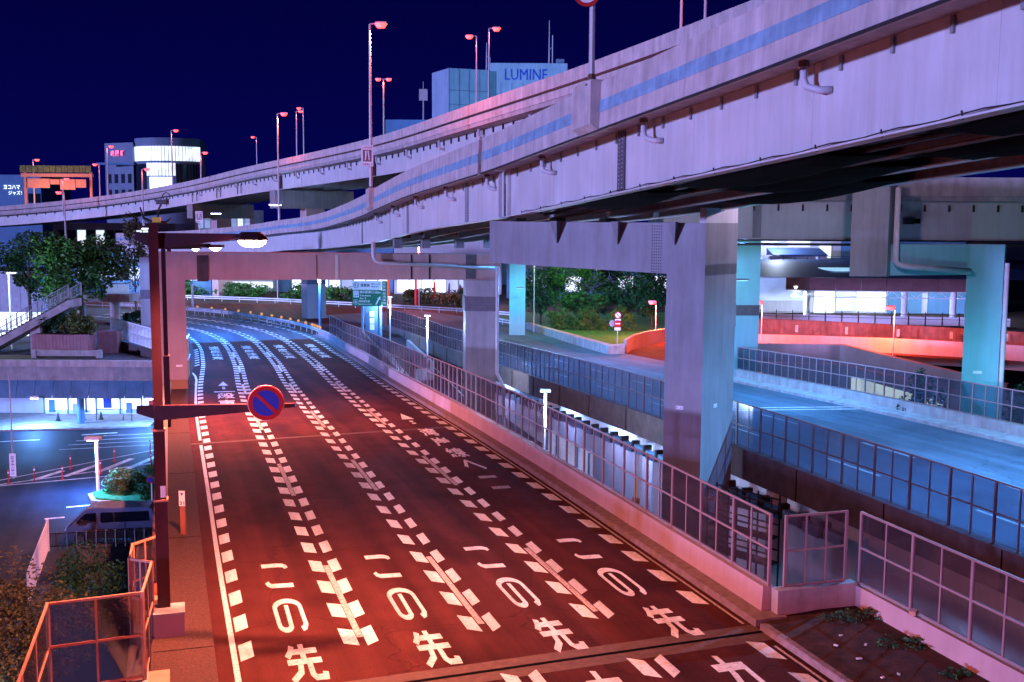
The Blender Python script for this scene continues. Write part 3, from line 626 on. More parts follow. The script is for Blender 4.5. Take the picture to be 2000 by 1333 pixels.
for nm, lab, x0, x1, y0, y1, z0, z1, m in (('viaduct_pier', 'violet pier column left of the lamp post behind the pale picket fence', -33.0, -31.75, 97.5, 99.5, -6.6, 7.27, 'steel_grey'),
        ('viaduct_pier', 'far teal lit pier column beside the island trees', -0.33, 1.52, 128, 130, -2.8, 10, 'teal_lit_steel'),
        ('viaduct_pier', 'teal lit pier column with a dark band behind the square pier', 17.0, 18.9, 84, 86.5, -6.6, 10.2, 'teal_lit_steel')):
    t = box_pier(nm, lab, [(x0, y0), (x1, y0), (x1, y1), (x0, y1)], z0, z1, m, bands=((3.6, 4.4, 'band_dark'),) if z0 < -3 else ())

# ------------------------------------------------------------------ low cross viaduct on the right with its angled pier
v3 = thing('cross_viaduct', 'plain lilac girder viaduct running across behind the square pier', 'viaduct', (25, 66, 9.7))
MB().bb(9, 52, 66.0, 66.06, 9.72, 12.0).build('girder', 'steel_pale', v3); MB().bb(9, 52, 69.6, 69.66, 9.72, 12.0).build('girder', 'steel_grey', v3); MB().bb(9, 52, 73.2, 73.26, 9.72, 12.0).build('girder', 'steel_grey', v3)
MB().bb(9, 52, 65.85, 66.2, 9.62, 9.715).build('bottom_flange', 'steel_dark', v3); MB().bb(9, 52, 65.9, 66.1, 9.35, 9.5).build('cable_duct', 'steel_dark', v3)
MB().bb(9, 52, 65, 74.4, 12.01, 12.3).build('deck_slab', 'concrete', v3); MB().bb(9, 52, 64.9, 65.2, 12.31, 13.4).build('parapet', 'parapet_concrete', v3)
for i in range(22): MB().box((10 + i * 1.45, 65.94, 11.6), (.1, .1, .4)).build('bracket', 'steel_dark', v3)
for x in (14.3, 22.5): MB().bb(x, x + .5, 65.95, 65.998, 9.8, 11.9).build('splice_plate', 'steel_grey', v3)
p3 = thing('angled_pier', 'teal lit pier with a long bracket beam and pipes on the far right', 'pier', (26.1, 60, GZ), 'viaduct piers')
cl = MB().prism([(24.75, 60.0), (26.75, 60.0), (27.45, 61.4), (25.4, 61.6)], GZ, 9.6).build('column', 'teal_lit_steel', p3)
MB().prism([(24.73, 59.98), (26.77, 59.98), (27.48, 61.4), (25.38, 61.63)], 5.6, 6.3).build('steel_band', 'teal_lit_steel', cl)
MB().prism([(19.7, 58.6), (24.9, 60.01), (24.9, 61.6), (19.7, 61.2)], 7.95, 9.6).build('bracket_beam', 'teal_lit_steel', p3)
MB().prism([(17.74, 58.0), (19.7, 58.0), (20.65, 59.6), (18.4, 59.9)], 7.93, 12.9).build('beam_head', 'steel_grey', p3)
MB().tube([(20.3, 58.5, 12.6), (20.3, 58.5, 8.75), (20.45, 58.45, 8.55), (20.8, 58.5, 8.45), (24.8, 59.7, 8.15)], .16, 10).build('drain_pipe', 'pipe', p3, True)
MB().tube([(26.95, 60.05, 8.6), (26.95, 60.05, -4)], .14, 10).build('downpipe', 'pipe', p3, True)
c_ = MB().box((25.6, 59.99, 2.6), (.5, .01, .16)).build('number_plate', 'white_paint', p3)
hs = thing('floodlight', 'small dark floodlight box on the girder at the far right', 'floodlight', (23.5, 65.6, 10.8))
MB().bb(23.2, 23.8, 65.55, 65.92, 10.65, 11.05).build('housing', 'steel_dark', hs); MB().prism([(23.8, 65.5), (24.15, 65.6), (24.15, 65.8), (23.8, 65.92)], 10.7, 11.0).build('hood', 'black_rubber', hs)

# ------------------------------------------------------------------ lamps
SOD = (1.0, 0.30, 0.19); RED = (1.0, 0.16, 0.12); COOL = (0.30, 0.48, 1.0); WHT = (0.60, 0.72, 1.0)
def tpole(mb, p, h, r0, r1, n=10): return mb.tube([p, (p[0], p[1], p[2] + h)], r0, n, r1)
# the near brown lamp post with its sign arm
bx0 = (-8.99, 27.65)
la = thing('lamp_post', 'tall dark brown square lamp post with a lit lamp in the left foreground', 'lamp', (*bx0, 0.0))
MB().box((-8.8, 27.45, 0.36), (0.75, 0.75, 0.72), .3).build('plinth', 'wall_pale', la); MB().box((-8.8, 27.45, 0.75), (0.78, 0.78, 0.06), .3).build('plinth_cap', 'concrete', la)
for z0, z1, w in ((0.78, 3.6, 0.32), (3.6, 5.4, 0.28), (5.4, 10.65, 0.235)): MB().box((*bx0, (z0 + z1) / 2), (w, w, z1 - z0), .3).build('shaft', 'lamp_brown', la)
for z, w in ((3.6, 0.36), (5.42, 0.32)): MB().box((*bx0, z), (w, w, .05), .3).build('collar', 'frame_orange', la)
am = MB().add([(-9.45, 27.62, 10.24), (-9.45, 27.62, 10.42), (-6.9, 27.8, 10.40), (-6.9, 27.8, 10.28), (-8.95, 27.64, 10.0), (-9.45, 27.74, 10.24), (-9.45, 27.74, 10.42), (-6.9, 27.92, 10.40), (-6.9, 27.92, 10.28), (-8.95, 27.76, 10.0)],
    [(0, 4, 3, 2, 1), (5, 6, 7, 8, 9), (0, 1, 6, 5), (1, 2, 7, 6), (2, 3, 8, 7), (3, 4, 9, 8), (4, 0, 5, 9)]).build('arm', 'lamp_brown', la)
hd = MB()
hd.prism([(-6.95, 27.62), (-6.78, 27.5), (-6.34, 27.55), (-6.17, 27.75), (-6.22, 28.1), (-6.78, 28.2), (-6.95, 28.02)], 10.24, 10.30)
hd.add([(-6.95, 27.62, 10.3), (-6.78, 27.5, 10.3), (-6.34, 27.55, 10.3), (-6.17, 27.75, 10.3), (-6.22, 28.1, 10.3), (-6.78, 28.2, 10.3), (-6.95, 28.02, 10.3), (-6.8, 27.7, 10.45), (-6.74, 27.66, 10.45), (-6.42, 27.7, 10.45), (-6.36, 27.78, 10.45), (-6.38, 28, 10.45), (-6.74, 28.06, 10.45), (-6.8, 27.98, 10.45)],
    [(i, (i + 1) % 7, 7 + (i + 1) % 7, 7 + i) for i in range(7)] + [tuple(range(7, 14))])
hh = hd.build('lamp_head', 'lamp_brown', la)
ln = MB(); P = []
for r, z in ((1.0, 10.235), (.9, 10.15), (.6, 10.085), (.05, 10.06)): P += [(-6.56 + .36 * r * math.cos(a), 27.85 + .30 * r * math.sin(a), z) for a in [2 * math.pi * k / 14 for k in range(14)]]
ln.add(P, [(i * 14 + k, i * 14 + (k + 1) % 14, (i + 1) * 14 + (k + 1) % 14, (i + 1) * 14 + k) for i in range(3) for k in range(14)] + [tuple(range(42, 56))]).build('lens', 'lens_sodium', hh, True)
lamp_light(la, (-6.55, 27.85, 9.75), 6600, SOD, .22, 158).data.spot_blend = 1.0
lamp_light(la, (-6.55, 27.85, 9.8), 130, (1.0, .25, .35), .22, None)
sa = MB().add([(-9.5, 27.5, 5.86), (-9.5, 27.5, 6.05), (-5.5, 27.62, 6.12), (-5.5, 27.62, 6.03), (-8.9, 27.5, 5.68), (-9.5, 27.62, 5.86), (-9.5, 27.62, 6.05), (-5.5, 27.74, 6.12), (-5.5, 27.74, 6.03), (-8.9, 27.62, 5.68)],
    [(0, 4, 3, 2, 1), (5, 6, 7, 8, 9), (0, 1, 6, 5), (1, 2, 7, 6), (2, 3, 8, 7), (3, 4, 9, 8), (4, 0, 5, 9)]).build('sign_arm', 'lamp_brown', la)
bi = MB()                                     # flourish and watching device on top
bi.tube([(-8.95, 27.6, 10.65), (-9.2, 27.6, 10.78), (-9.28, 27.6, 11.05)], .06, 6, .02).tube([(-8.98, 27.6, 10.65), (-8.65, 27.6, 10.68), (-8.52, 27.6, 10.78)], .05, 6, .015)
bi.build('finial', 'steel_dark', la); MB().box((-8.72, 27.6, 11.18), (.28, .14, .12), -.3).build('camera_box', 'steel_dark', la)
MB().tube([(-8.86, 27.6, 10.7), (-8.82, 27.6, 11.0), (-8.74, 27.6, 11.15)], .025, 6).build('camera_stem', 'steel_dark', la)
MB().tube([(-8.62 + .09 * math.cos(a), 27.6, 11.32 + .09 * math.sin(a)) for a in [k * math.pi / 8 for k in range(17)]], .012, 5).build('ring', 'steel_dark', la)
MB().box((-8.86, 27.53, 10.74), (.2, .06, .13)).build('badge', 'yellow_paint', la)
MB().box((-8.87, 27.46, 1.95 + 1.9), (.13, .012, .30), .3).build('sticker', 'white_paint', la)
sg = thing('no_parking_sign', 'round blue sign with a red ring and slash on the brown post arm', 'sign', (-6.2, 27.42, 6.16))
ctr = Vector((-6.2, 27.44, 6.16)); nrm = Vector((0.22, -0.95, 0.2)).normalized()
nrm = Vector((0.2, -1, 0)).normalized(); rt = Vector((-nrm.y, nrm.x, 0)); rt = rt if rt.x > 0 else -rt
rg = MB().disc(ctr, nrm, .44, .04, 40).build('plate', 'red_paint', sg); MB().disc(ctr + nrm * .024, nrm, .33, .006, 40).build('blue_field', 'blue_paint', sg)
MB().disc(ctr - nrm * .026, nrm, .455, .01, 40).build('rim', 'white_paint', sg)
d1 = (rt * -.233 + Vector((0, 0, .233))); w_ = (rt + Vector((0, 0, 1))).normalized() * .042; t0 = nrm * .031
MB().add([ctr + d1 + w_ + t0, ctr + d1 - w_ + t0, ctr - d1 - w_ + t0, ctr - d1 + w_ + t0], [(0, 1, 2, 3)]).build('slash', 'red_paint', sg)
# second lamp post farther along, and the third with a cool lamp
def far_lamp(base, head, m_lens, power, col, label, h0):
    t = thing('lamp_post', label, 'lamp', base, 'brown lamp posts beside the road')
    MB().box((base[0], base[1], base[2] + 1.9), (.30, .30, 3.8), .3).build('shaft', 'lamp_brown', t); MB().box((base[0], base[1], base[2] + 3.8), (.34, .34, .05), .3).build('collar', 'frame_orange', t)
    MB().box((base[0], base[1], (base[2] + 3.8 + h0) / 2), (.22, .22, h0 - base[2] - 3.8), .3).build('shaft', 'lamp_brown', t)
    MB().bar((base[0] - .6, base[1] + .2, head[2] + .15), (head[0] - .3, head[1], head[2] + .16), .14, .22).build('arm', 'lamp_brown', t)
    h = MB().box((head[0], head[1], head[2] + .12), (.8, .6, .16)).build('lamp_head', 'lamp_brown', t)
    MB().tube([(head[0], head[1], head[2] + .04), (head[0], head[1], head[2] - .12)], .34, 14, .12).build('lens', m_lens, h)
    MB().box((base[0], base[1] - .17, base[2] + 1.2), (.2, .06, .32)).build('junction_box', 'steel_dark', t)
    ll = lamp_light(t, (head[0], head[1], head[2] - .35), power, col, .2)
    if m_lens == 'lens_sodium': ll.data.spot_size = math.radians(162); ll.data.spot_blend = 1.0; lamp_light(t, (head[0], head[1], head[2] - .3), 600, (1.0, .2, .14), .2, 178)
far_lamp(R(62.2, -8.0, .1), (-16.0, 59.5, 9.15), 'lens_sodium', 7000, (1.0, .28, .18), 'slim brown lamp post with a white lit lamp behind the near post', 9.6)
far_lamp(R(97, -8.6, .1), (-26.4, 92.0, 8.15), 'lens_white', 2000, (.22, .34, 1.0), 'farthest brown lamp post with the bluish white lamp', 8.7)
far_lamp(R(129, -8.6, .1), (-36.0, 122.0, 7.8), 'lens_white', 9500, (.03, .24, 1.0), 'brown lamp post hidden by the portal column round the bend', 8.4)
# the next lamp of the row stands behind the camera
far_lamp((-0.2, -4.0, 0.1), (2.6, -3.4, 10.6), 'lens_halo_red', 4200, (1.0, .12, .15), 'brown lamp post of the row standing behind the viewpoint', 10.8)

def pole_lamp(base, top, label, side=1, lens='lens_halo_red', power=260, col=RED, r=.10, arm=.55, double=False, group='tall lamps on the viaducts'):
    t = thing('street_lamp', label, 'lamp', base, group)
    tpole(MB(), base, top - base[2], r, r * .55, 8).build('pole', 'pole_grey', t)
    for sd in ((side, -side) if double else (side,)):
        MB().bar((base[0], base[1], top), (base[0] + arm * sd, base[1], top + .06), .09, .09).build('arm', 'pole_grey', t)
        h = MB().box((base[0] + (arm + .25) * sd, base[1], top + .09), (.75, .36, .13)).build('lamp_head', 'pole_grey', t)
        MB().tube([(base[0] + (arm + .25) * sd, base[1], top + .03), (base[0] + (arm + .25) * sd, base[1], top - .26)], .46, 12, .26).build('lens', lens, h)  # lens enlarged to stand in for the glow round the lamp
        if power: lamp_light(t, (base[0] + (arm + .25) * sd, base[1] - .1, top - .35), power, col, .2)
pole_lamp((-10.22, 80.0, 13.1), 24.5, 'tallest red lamp, on a pole behind the framed road sign', 1, power=1500, r=.13)
pole_lamp((-28.9, 137.0, 10.4), 23.5, 'tall red lamp whose pole rises from the low end of the near viaduct', 1, power=1500, r=.14)
for x, y, z0, z1, sd, lab, db in ((-4.09, 124, 17.5, 30.8, -1, 'left one of the two red lamps before the pale sign building', False), (-2.63, 119, 17.5, 30.8, 1, 'right one of the two red lamps before the pale sign building', False),
        (-19.7, 170, 17, 31.8, 1, 'twin headed red lamp right of the tallest lamp', True), (-39.8, 212, 17, 31.5, -1, 'right hand lamp of the close red pair above the curve', False), (-42.3, 218, 17, 31.5, 1, 'left hand lamp of the close red pair above the curve', False),
        (-57.5, 250, 16, 28.8, -1, 'lone red lamp left of the close pair', False), (-53.3, 190, 16.5, 21.8, 1, 'short red lamp at the right end of the curved glass tower', False), (-59.7, 195, 15.8, 25.9, 1, 'lamp standing in front of the bright tower windows', False),
        (-74.7, 205, 14.3, 23.7, 1, 'lamp in front of the red letters on the tower', False), (-77.7, 209, 14.3, 20.6, -1, 'short red lamp left of the tower', False), (-56.7, 170, 9.5, 18.1, 1, 'lamp rising in front of the curved girder above the trees', False),
        (-66.7, 165, 4, 14.4, -1, 'lamp left of the trees before the curved girder', False), (-92.7, 215, 13, 21.7, 1, 'lamp behind the orange lit gantry', False), (-81.1, 200, 11, 17.6, 1, 'lamp below the orange lit gantry', False)):
    pole_lamp((x, y, z0), z1, lab, sd, power=(300 if z1 > 25 else 140), double=db, r=.16 if y > 150 else .12)
for x, y, z0, lab in ((6.92, 61, 19.0, 'thin lamp pole cut by the top edge, left of two'), (7.75, 57.5, 19.0, 'thin lamp pole cut by the top edge, right of two')):
    pole_lamp((x + 3, y + 6, z0 - 1.5), 31, lab, 1, power=1500)
for b, z1, lab in (((16.0, 122, -2.6), 1.8, 'small red lamp at the corner of the grass island'), ((36.6, 105, -3.0), 2.7, 'red lamp in front of the white station columns'), ((23.8, 104.5, -3.0), 3.2, 'pale lamp on the red ramp beside the teal pier')):
    pole_lamp(b, z1, lab, -1, power=3600, col=(1.0, .14, .06), r=.07, arm=.2, group='short lamps along the red ramp')
# cool bollard-like tube lamps along the lower road
for (x, y, zb, zt), lab in (((-13.46, 121, -2.9, 2.1), 'white tube lamp post beside the green road sign'), ((-7.65, 99, -4.9, 2.0), 'white tube lamp post left of the portal pier'), ((1.8, 58, -6.2, 1.6), 'white tube lamp post seen through the glass fence')):
    t = thing('tube_lamp', lab, 'lamp', (x, y, zb), 'white tube lamps along the lower road')
    tpole(MB(), (x, y, zb), zt - 1.9 - zb, .07, .07).build('pole', 'pole_grey', t); tpole(MB(), (x, y, zt - 1.9), 1.9, .06, .06, 12).build('tube', 'tube_white', t); MB().box((x, y + .2, zt + .12), (.55, .4, .12)).build('cap', 'steel_grey', t)
    lamp_light(t, (x - .25, y - .35, zt - .8), 1000, (.40, .60, 1.0), .3, None)
t = thing('tube_lamp', 'small round white lamp beside the portal pier foot', 'lamp', (-3.2, 82, -5)); MB().tube([(-3.2, 82, -5), (-3.2, 82, .7)], .07, 8).build('pole', 'pole_grey', t)
MB().tube([(-3.2, 82, .75), (-3.2, 82, 1.0)], .3, 12, .2).build('lens', 'lens_white', t); lamp_light(t, (-3.2, 81.5, .6), 700, WHT, .2)
# cool luminaires under the high viaduct that light the right carriageway, and one below the cross viaduct
for (x, y, z), pw, col, lab in (((6.5, 85.0, 11.5), 4200, (.10, .38, 1.0), 'luminaire under the high viaduct beyond the cross viaduct'), ((14.0, 67.8, 10.7), 6500, (.10, .40, 1.0), 'luminaire on the underside of the cross viaduct'), ((21.5, 41.5, 13.8), 17000, (.12, .42, 1.0), 'luminaire under the high viaduct above the blue lit asphalt'),
        ((15.5, 49.0, 13.4), 520, (.85, .66, 1.0), 'small added violet fill light hidden behind the girders of the near viaduct'), ((3.0, 100, 10.5), 7000, (.20, .42, 1.0), 'luminaire under the high viaduct near the far end of the right carriageway'), ((27.6, 54.5, 3.2), 150, (.14, .80, .70), 'teal luminaire before the angled pier'), ((16.6, 79.4, 6.6), 150, (.08, .8, .75), 'teal luminaire before the banded teal column'), ((0.9, 123.4, 3.2), 150, (.06, .85, .75), 'teal luminaire before the far teal column')):  # the violet one is an unseen fill added to brighten the angled pier's head
    t = thing('luminaire', lab, 'lamp', (x, y, z), 'luminaires under the viaducts'); MB().box((x, y, z), (.9, .3, .12)).build('housing', 'steel_grey', t); MB().box((x, y, z - .085), (.8, .22, .04)).build('lens', 'lens_white' if col[1] < .6 else 'skylight_blue', t)
    ll = lamp_light(t, (x, y, z - .3), pw, col, .2, 150 if col[1] < .6 and y < 69 else 165 if col[1] < .6 else None)
    if ll.data.type == 'SPOT' and y < 69: ll.data.spot_blend = 1.0

# ------------------------------------------------------------------ signs
def post(mb, x, y, z0, z1, r=.05): return mb.tube([(x, y, z0), (x, y, z1)], r, 8)
t = thing('round_road_sign', 'white round sign with a red ring on a post above the near viaduct', 'sign', (2.66, 38.3, 15.4))
post(MB(), 2.66, 38.3, 15.4, 18.6, .10).build('post', 'pole_grey', t); MB().tube([(2.66, 38.3, 15.35), (2.66, 38.3, 15.75)], .22, 8, .11).build('base', 'rusty', t)
MB().disc((2.45, 38.14, 18.42), (0, -1, -.1), .46, .03, 36).build('plate', 'red_paint', t); MB().disc((2.45, 38.12, 18.418), (0, -1, -.1), .34, .01, 36).build('white_field', 'white_paint', t)
lettering('40', 'blue_paint', t, (2.22, 38.105, 18.24), (1, 0, 0), (0, 0, 1), .46, .36, .02)
for (x, y, z, w, h), lab in (((-10.42, 79.6, 15.25, .85, 1.5), 'framed lane sign on the pole of the tallest red lamp'), ((-42.47, 150, 10.9, .95, 1.5), 'small framed lane sign above the three lit lamps')):
    t = thing('lane_sign', lab, 'sign', (x, y, z), 'lane signs on the viaduct'); MB().box((x, y, z), (w, .05, h)).build('plate', 'white_paint', t)
    MB().box((x, y - .03, z + .02), (w * .72, .02, h * .55)).build('picture', 'plum_panel', t)
    lettering('この先合流', 'red_paint', t, (x - w * .42, y - .03, z + h * .34), (1, 0, 0), (0, 0, 1), w * .84, h * .11, .01); lettering('左車線から', 'red_paint', t, (x - w * .42, y - .03, z - h * .45), (1, 0, 0), (0, 0, 1), w * .84, h * .11, .01)
    MB().add([(x - w * .2, y - .045, z - h * .2), (x - w * .1, y - .045, z - h * .2), (x - w * .02, y - .045, z + h * .24), (x - w * .16, y - .045, z + h * .24), (x + w * .12, y - .045, z - h * .2), (x + w * .22, y - .045, z - h * .2), (x + w * .14, y - .045, z + h * .24), (x + w * .03, y - .045, z + h * .24)], [(0, 1, 2, 3), (4, 5, 6, 7)]).build('arrows', 'white_paint', t)
    if y > 100: post(MB(), x, y + .1, 8.6, z + .8, .07).build('post', 'pole_grey', t)
# green expressway sign
t = thing('expressway_sign', 'green and lilac expressway direction sign under the portal beam', 'sign', (-15.8, 120, -2.8))
MB().box((-15.85, 120, 2.17), (3.24, .12, 1.77)).build('green_panel', 'green_paint', t); MB().box((-15.85, 120, 3.56), (3.24, .12, .96)).build('white_panel', 'white_paint', t); MB().box((-13.93, 120, 2.72), (.54, .12, 2.66)).build('side_panel', 'green_paint', t)
Y_ = 119.93; X0 = -17.4
def tx(b, m, x, z, w, h, bold=.012): lettering(b, m, t, (X0 + x, Y_, z), (1, 0, 0), (0, 0, 1), w, h, bold)
tx('K1', 'navy_print', .2, 3.42, .34, .34); tx('首都高', 'navy_print', .85, 3.40, 1.0, .36, .02); tx('神奈川1号', 'navy_print', 2.0, 3.62, 1.0, .16); tx('横羽線', 'navy_print', 2.0, 3.36, .8, .16)
MB().box((X0 + .36, Y_, 2.62), (.6, .01, .72)).build('number_field', 'white_paint', t); lettering('入口', 'navy_print', t, (X0 + .12, Y_ - .012, 2.68), (1, 0, 0), (0, 0, 1), .48, .22, .01); lettering('164', 'navy_print', t, (X0 + .12, Y_ - .012, 2.34), (1, 0, 0), (0, 0, 1), .48, .24, .01)
tx('横浜駅東口', 'white_paint', .75, 2.68, 1.5, .32); tx('300m', 'white_paint', 2.35, 2.68, .72, .24); tx('Yokohama', 'white_paint', .75, 2.36, 1.2, .2); tx('Sta. E', 'white_paint', .75, 2.06, .7, .2)
tx('湾岸線方面', 'white_paint', .65, 1.70, 1.2, .26); tx('Bayshore-route', 'white_paint', .6, 1.40, 1.5, .2); tx('B', 'white_paint', .2, 1.62, .22, .26)
MB().tube([(X0 + .31 + .26 * math.cos(a), Y_ - .01, 1.75 + .26 * math.sin(a)) for a in [k * math.pi / 10 for k in range(21)]], .02, 4).build('shield', 'white_paint', t)
MB().tube([(X0 + .37 + .3 * math.cos(a), Y_ - .01, 3.58 + .3 * math.sin(a)) for a in [k * math.pi / 10 for k in range(21)]], .025, 4).build('shield', 'navy_print', t)
MB().add([(X0 + 2.45, Y_, 1.5), (X0 + 2.57, Y_, 1.44), (X0 + 2.93, Y_, 2.12), (X0 + 2.82, Y_, 2.19), (X0 + 2.66, Y_, 2.1), (X0 + 3.0, Y_, 2.4), (X0 + 3.02, Y_, 2.0)], [(0, 1, 2, 3), (4, 6, 5)]).build('arrow', 'white_paint', t)
for i, ch in enumerate('首都高は右車線'): lettering(ch, 'white_paint', t, (-14.09, Y_, 3.66 - i * .36), (1, 0, 0), (0, 0, 1), .30, .28, .012)
for x in (-16.4, -14.6): MB().tube([(x, 120.4, -3), (x, 120.4, 3.6)], .16, 10).build('post', 'building_blue', t)
MB().bb(-16.2, -14.5, 121, 122.2, -4, 1.3).build('pedestal', 'building_blue', t)
for i, z in enumerate((.35, -.4, -1.1)): MB().box((-15.45, 120.9, z), (.5, .03, .62)).build('notice', 'white_paint', t)
# stacked signs at the tip of the island
t = thing('stacked_signs', 'post with round no parking and no entry signs at the island tip', 'sign', (10.8, 112, -2.6)); post(MB(), 10.8, 112.1, -2.6, 1.5).build('post', 'pole_grey', t)
MB().disc((10.8, 112, 1.15), (0, -1, 0), .36, .03).build('no_parking_plate', 'red_paint', t); MB().disc((10.8, 111.97, 1.15), (0, -1, 0), .27, .01).build('field', 'white_paint', t)
MB().add([(10.58, 111.955, 1.32), (10.63, 111.955, 1.37), (11.02, 111.955, .98), (10.97, 111.955, .93)], [(0, 1, 2, 3)]).build('slash', 'red_paint', t)
MB().box((10.8, 112, .68), (.62, .03, .16)).build('notice', 'white_paint', t); MB().disc((10.78, 112, .28), (0, -1, 0), .38, .03).build('no_entry_plate', 'red_paint', t); MB().box((10.78, 111.975, .28), (.5, .02, .12)).build('bar', 'white_paint', t)
MB().box((10.78, 112, -.26), (.62, .03, .3)).build('notice', 'white_paint', t); MB().disc((10.25, 112.2, .3), (.5, -1, 0), .34, .03).build('side_plate', 'pole_grey', t)
# kilometre post on the left pavement
t = thing('kilometre_post', 'orange kilometre post with a white number plate on the left pavement', 'post', R(40.4, -7.5, .15)); q = R(40.4, -7.5, .15)
MB().box((q[0], q[1], q[2] + .55), (.16, .12, 1.1)).build('stake', 'red_wall', t); MB().box((q[0], q[1] - .08, q[2] + 1.25), (.2, .02, .52)).build('plate', 'white_paint', t)
lettering('31', 'navy_print', t, (q[0] - .08, q[1] - .092, q[2] + 1.03), (1, 0, 0), (0, 0, 1), .16, .13, .02); MB().add([(q[0] - .06, q[1] - .092, q[2] + 1.44), (q[0] + .06, q[1] - .092, q[2] + 1.44), (q[0], q[1] - .092, q[2] + 1.34)], [(0, 2, 1)]).build('shield', 'blue_paint', t)
hp = MB().box(R(26.6, -7.25, .157), (.42, .36, .012), .35).build('manhole_plate', 'frame_orange'); tag(hp, 'small square orange lid on the pavement at the lower left', 'lid')
# guard rail round the bend, with amber delineators
gr = thing('guard_rail', 'grey guard rail sweeping round the far bend of the striped road', 'guard rail', R(133, 7.9))
S_ = srange(127.5, 176, 1.5)
for dz in (.42, .62): MB().sweep([rfr(s) for s in S_], [(7.8, dz), (7.88, dz), (7.88, dz + .14), (7.8, dz + .14)]).build('beam', 'pole_grey', gr)
for s in srange(128, 176, 2): MB().tube([R(s, 7.92, -.1), R(s, 7.92, .8)], .06, 8).build('post', 'pole_grey', gr)
s = 128.2
for i in range(17):
    q = R(s, 7.84, 1.0); d = MB().disc(q, (.25, -1, 0), .17, .05, 16); t = d.build('delineator', 'dot_amber'); tag(t, 'round amber delineator on the far bend, %s from the roadside wall end' % ORD[i], 'reflector', 'amber delineators on the guard rail'); s += 1.15 if i < 3 else 2.3 + i * .05
# second barrier and kerbs on the junction beyond
for nm, lab, pts, h, m in (('guard_rail', 'white crash barrier in front of the hedges across the junction', [(-95, 183, -2.78), (-60, 184, -2.78), (-38, 176, -2.78), (-24, 168, -2.78), (-8, 158.5, -2.78), (0, 152, -2.78)], .85, 'white_paint'), ('guard_rail', 'low white barrier at the near side of the grass island', [(-3, 145, -2.8), (0.5, 138, -2.75)], .8, 'white_paint')):
    t = thing(nm, lab, 'guard rail', pts[0], 'guard rails of the junction')
    for a, b in zip(pts, pts[1:]):
        for dz in (.45, .75): MB().bar((a[0], a[1], a[2] + dz), (b[0], b[1], b[2] + dz), .08, .16).build('beam', m, t)
        n_ = int((Vector(b) - Vector(a)).length / 3)
        for i in range(n_):
            q = Vector(a).lerp(Vector(b), i / n_); MB().tube([q, q + Vector((0, 0, .85))], .06, 6).build('post', m, t)
fr_ = thing('junction_fence', 'dark low fence between the bend and the junction', 'fence', (-50, 160, -2.8))
for a, b in zip([(-70, 167), (-52, 160), (-40, 151), (-31, 139)], [(-52, 160), (-40, 151), (-31, 139), (-26, 131)]):
    for dz in (.5, 1.0): MB().bar((*a, -2.78 + dz), (*b, -2.78 + dz), .08, .08).build('rail', 'steel_grey', fr_)
    for i in range(6): MB().tube([(a[0] + (b[0] - a[0]) * i / 6, a[1] + (b[1] - a[1]) * i / 6, -2.8), (a[0] + (b[0] - a[0]) * i / 6, a[1] + (b[1] - a[1]) * i / 6, -1.7)], .06, 6).build('post', 'steel_grey', fr_)
jr = MB()
for x0, x1, y0, y1 in ((-60, 20, 158, 172),): jr.add([(-110, 168, -2.772), (-60, 166, -2.772), (-38, 156, -2.772), (-12, 130, -2.772), (4, 130, -2.772), (-6, 156, -2.772), (-36, 174, -2.772), (-110, 180, -2.772)], [(0, 1, 2, 3, 4, 5, 6, 7)])
jro = jr.build('junction_road', 'asphalt', kind='structure')
for i in range(12):
    q = (-33 + i * 1.15, 146.5 - i * 1.15 * .95); MB().add([(q[0], q[1], -2.764), (q[0] + .35, q[1], -2.764), (q[0] + 2.2 + i * .1, q[1] + 1.6, -2.764), (q[0] + 1.85 + i * .1, q[1] + 1.6, -2.764)], [(0, 1, 2, 3)]).build('hatch_bar', 'paint', jro)

# ------------------------------------------------------------------ plants
def foliage(c, r, n, leaf, seed, clumps=26, flat=1.0):
    """leaf faces gathered in clumps through an uneven crown"""
    rn = np.random.RandomState(seed); mb_v = []; mb_f = []
    cl = rn.normal(size=(clumps, 3)); cl /= np.linalg.norm(cl, axis=1)[:, None]; cl *= (rn.uniform(.25, 1, (clumps, 1)) ** .6); cr = rn.uniform(.22, .46, clumps)
    idx = rn.randint(0, clumps, n); d = rn.normal(size=(n, 3)); d /= np.linalg.norm(d, axis=1)[:, None]
    p = cl[idx] + d * (cr[idx][:, None] * rn.uniform(.3, 1, (n, 1)) ** .5)
    P = np.array(c) + p * np.array(r)
    a = rn.normal(size=(n, 3)); a[:, 2] *= .6; a /= np.linalg.norm(a, axis=1)[:, None]; b = np.cross(a, rn.normal(size=(n, 3))); b /= np.linalg.norm(b, axis=1)[:, None]
    s = leaf * rn.uniform(.6, 1.4, (n, 1)); a *= s; b *= s * .55
    V = np.stack([P - a, P + b * .8, P + a, P - b * .8], 1).reshape(-1, 3)
    m = MB(); m.v = [tuple(v) for v in V]; m.f = [(4 * i, 4 * i + 1, 4 * i + 2, 4 * i + 3) for i in range(n)]
    return m
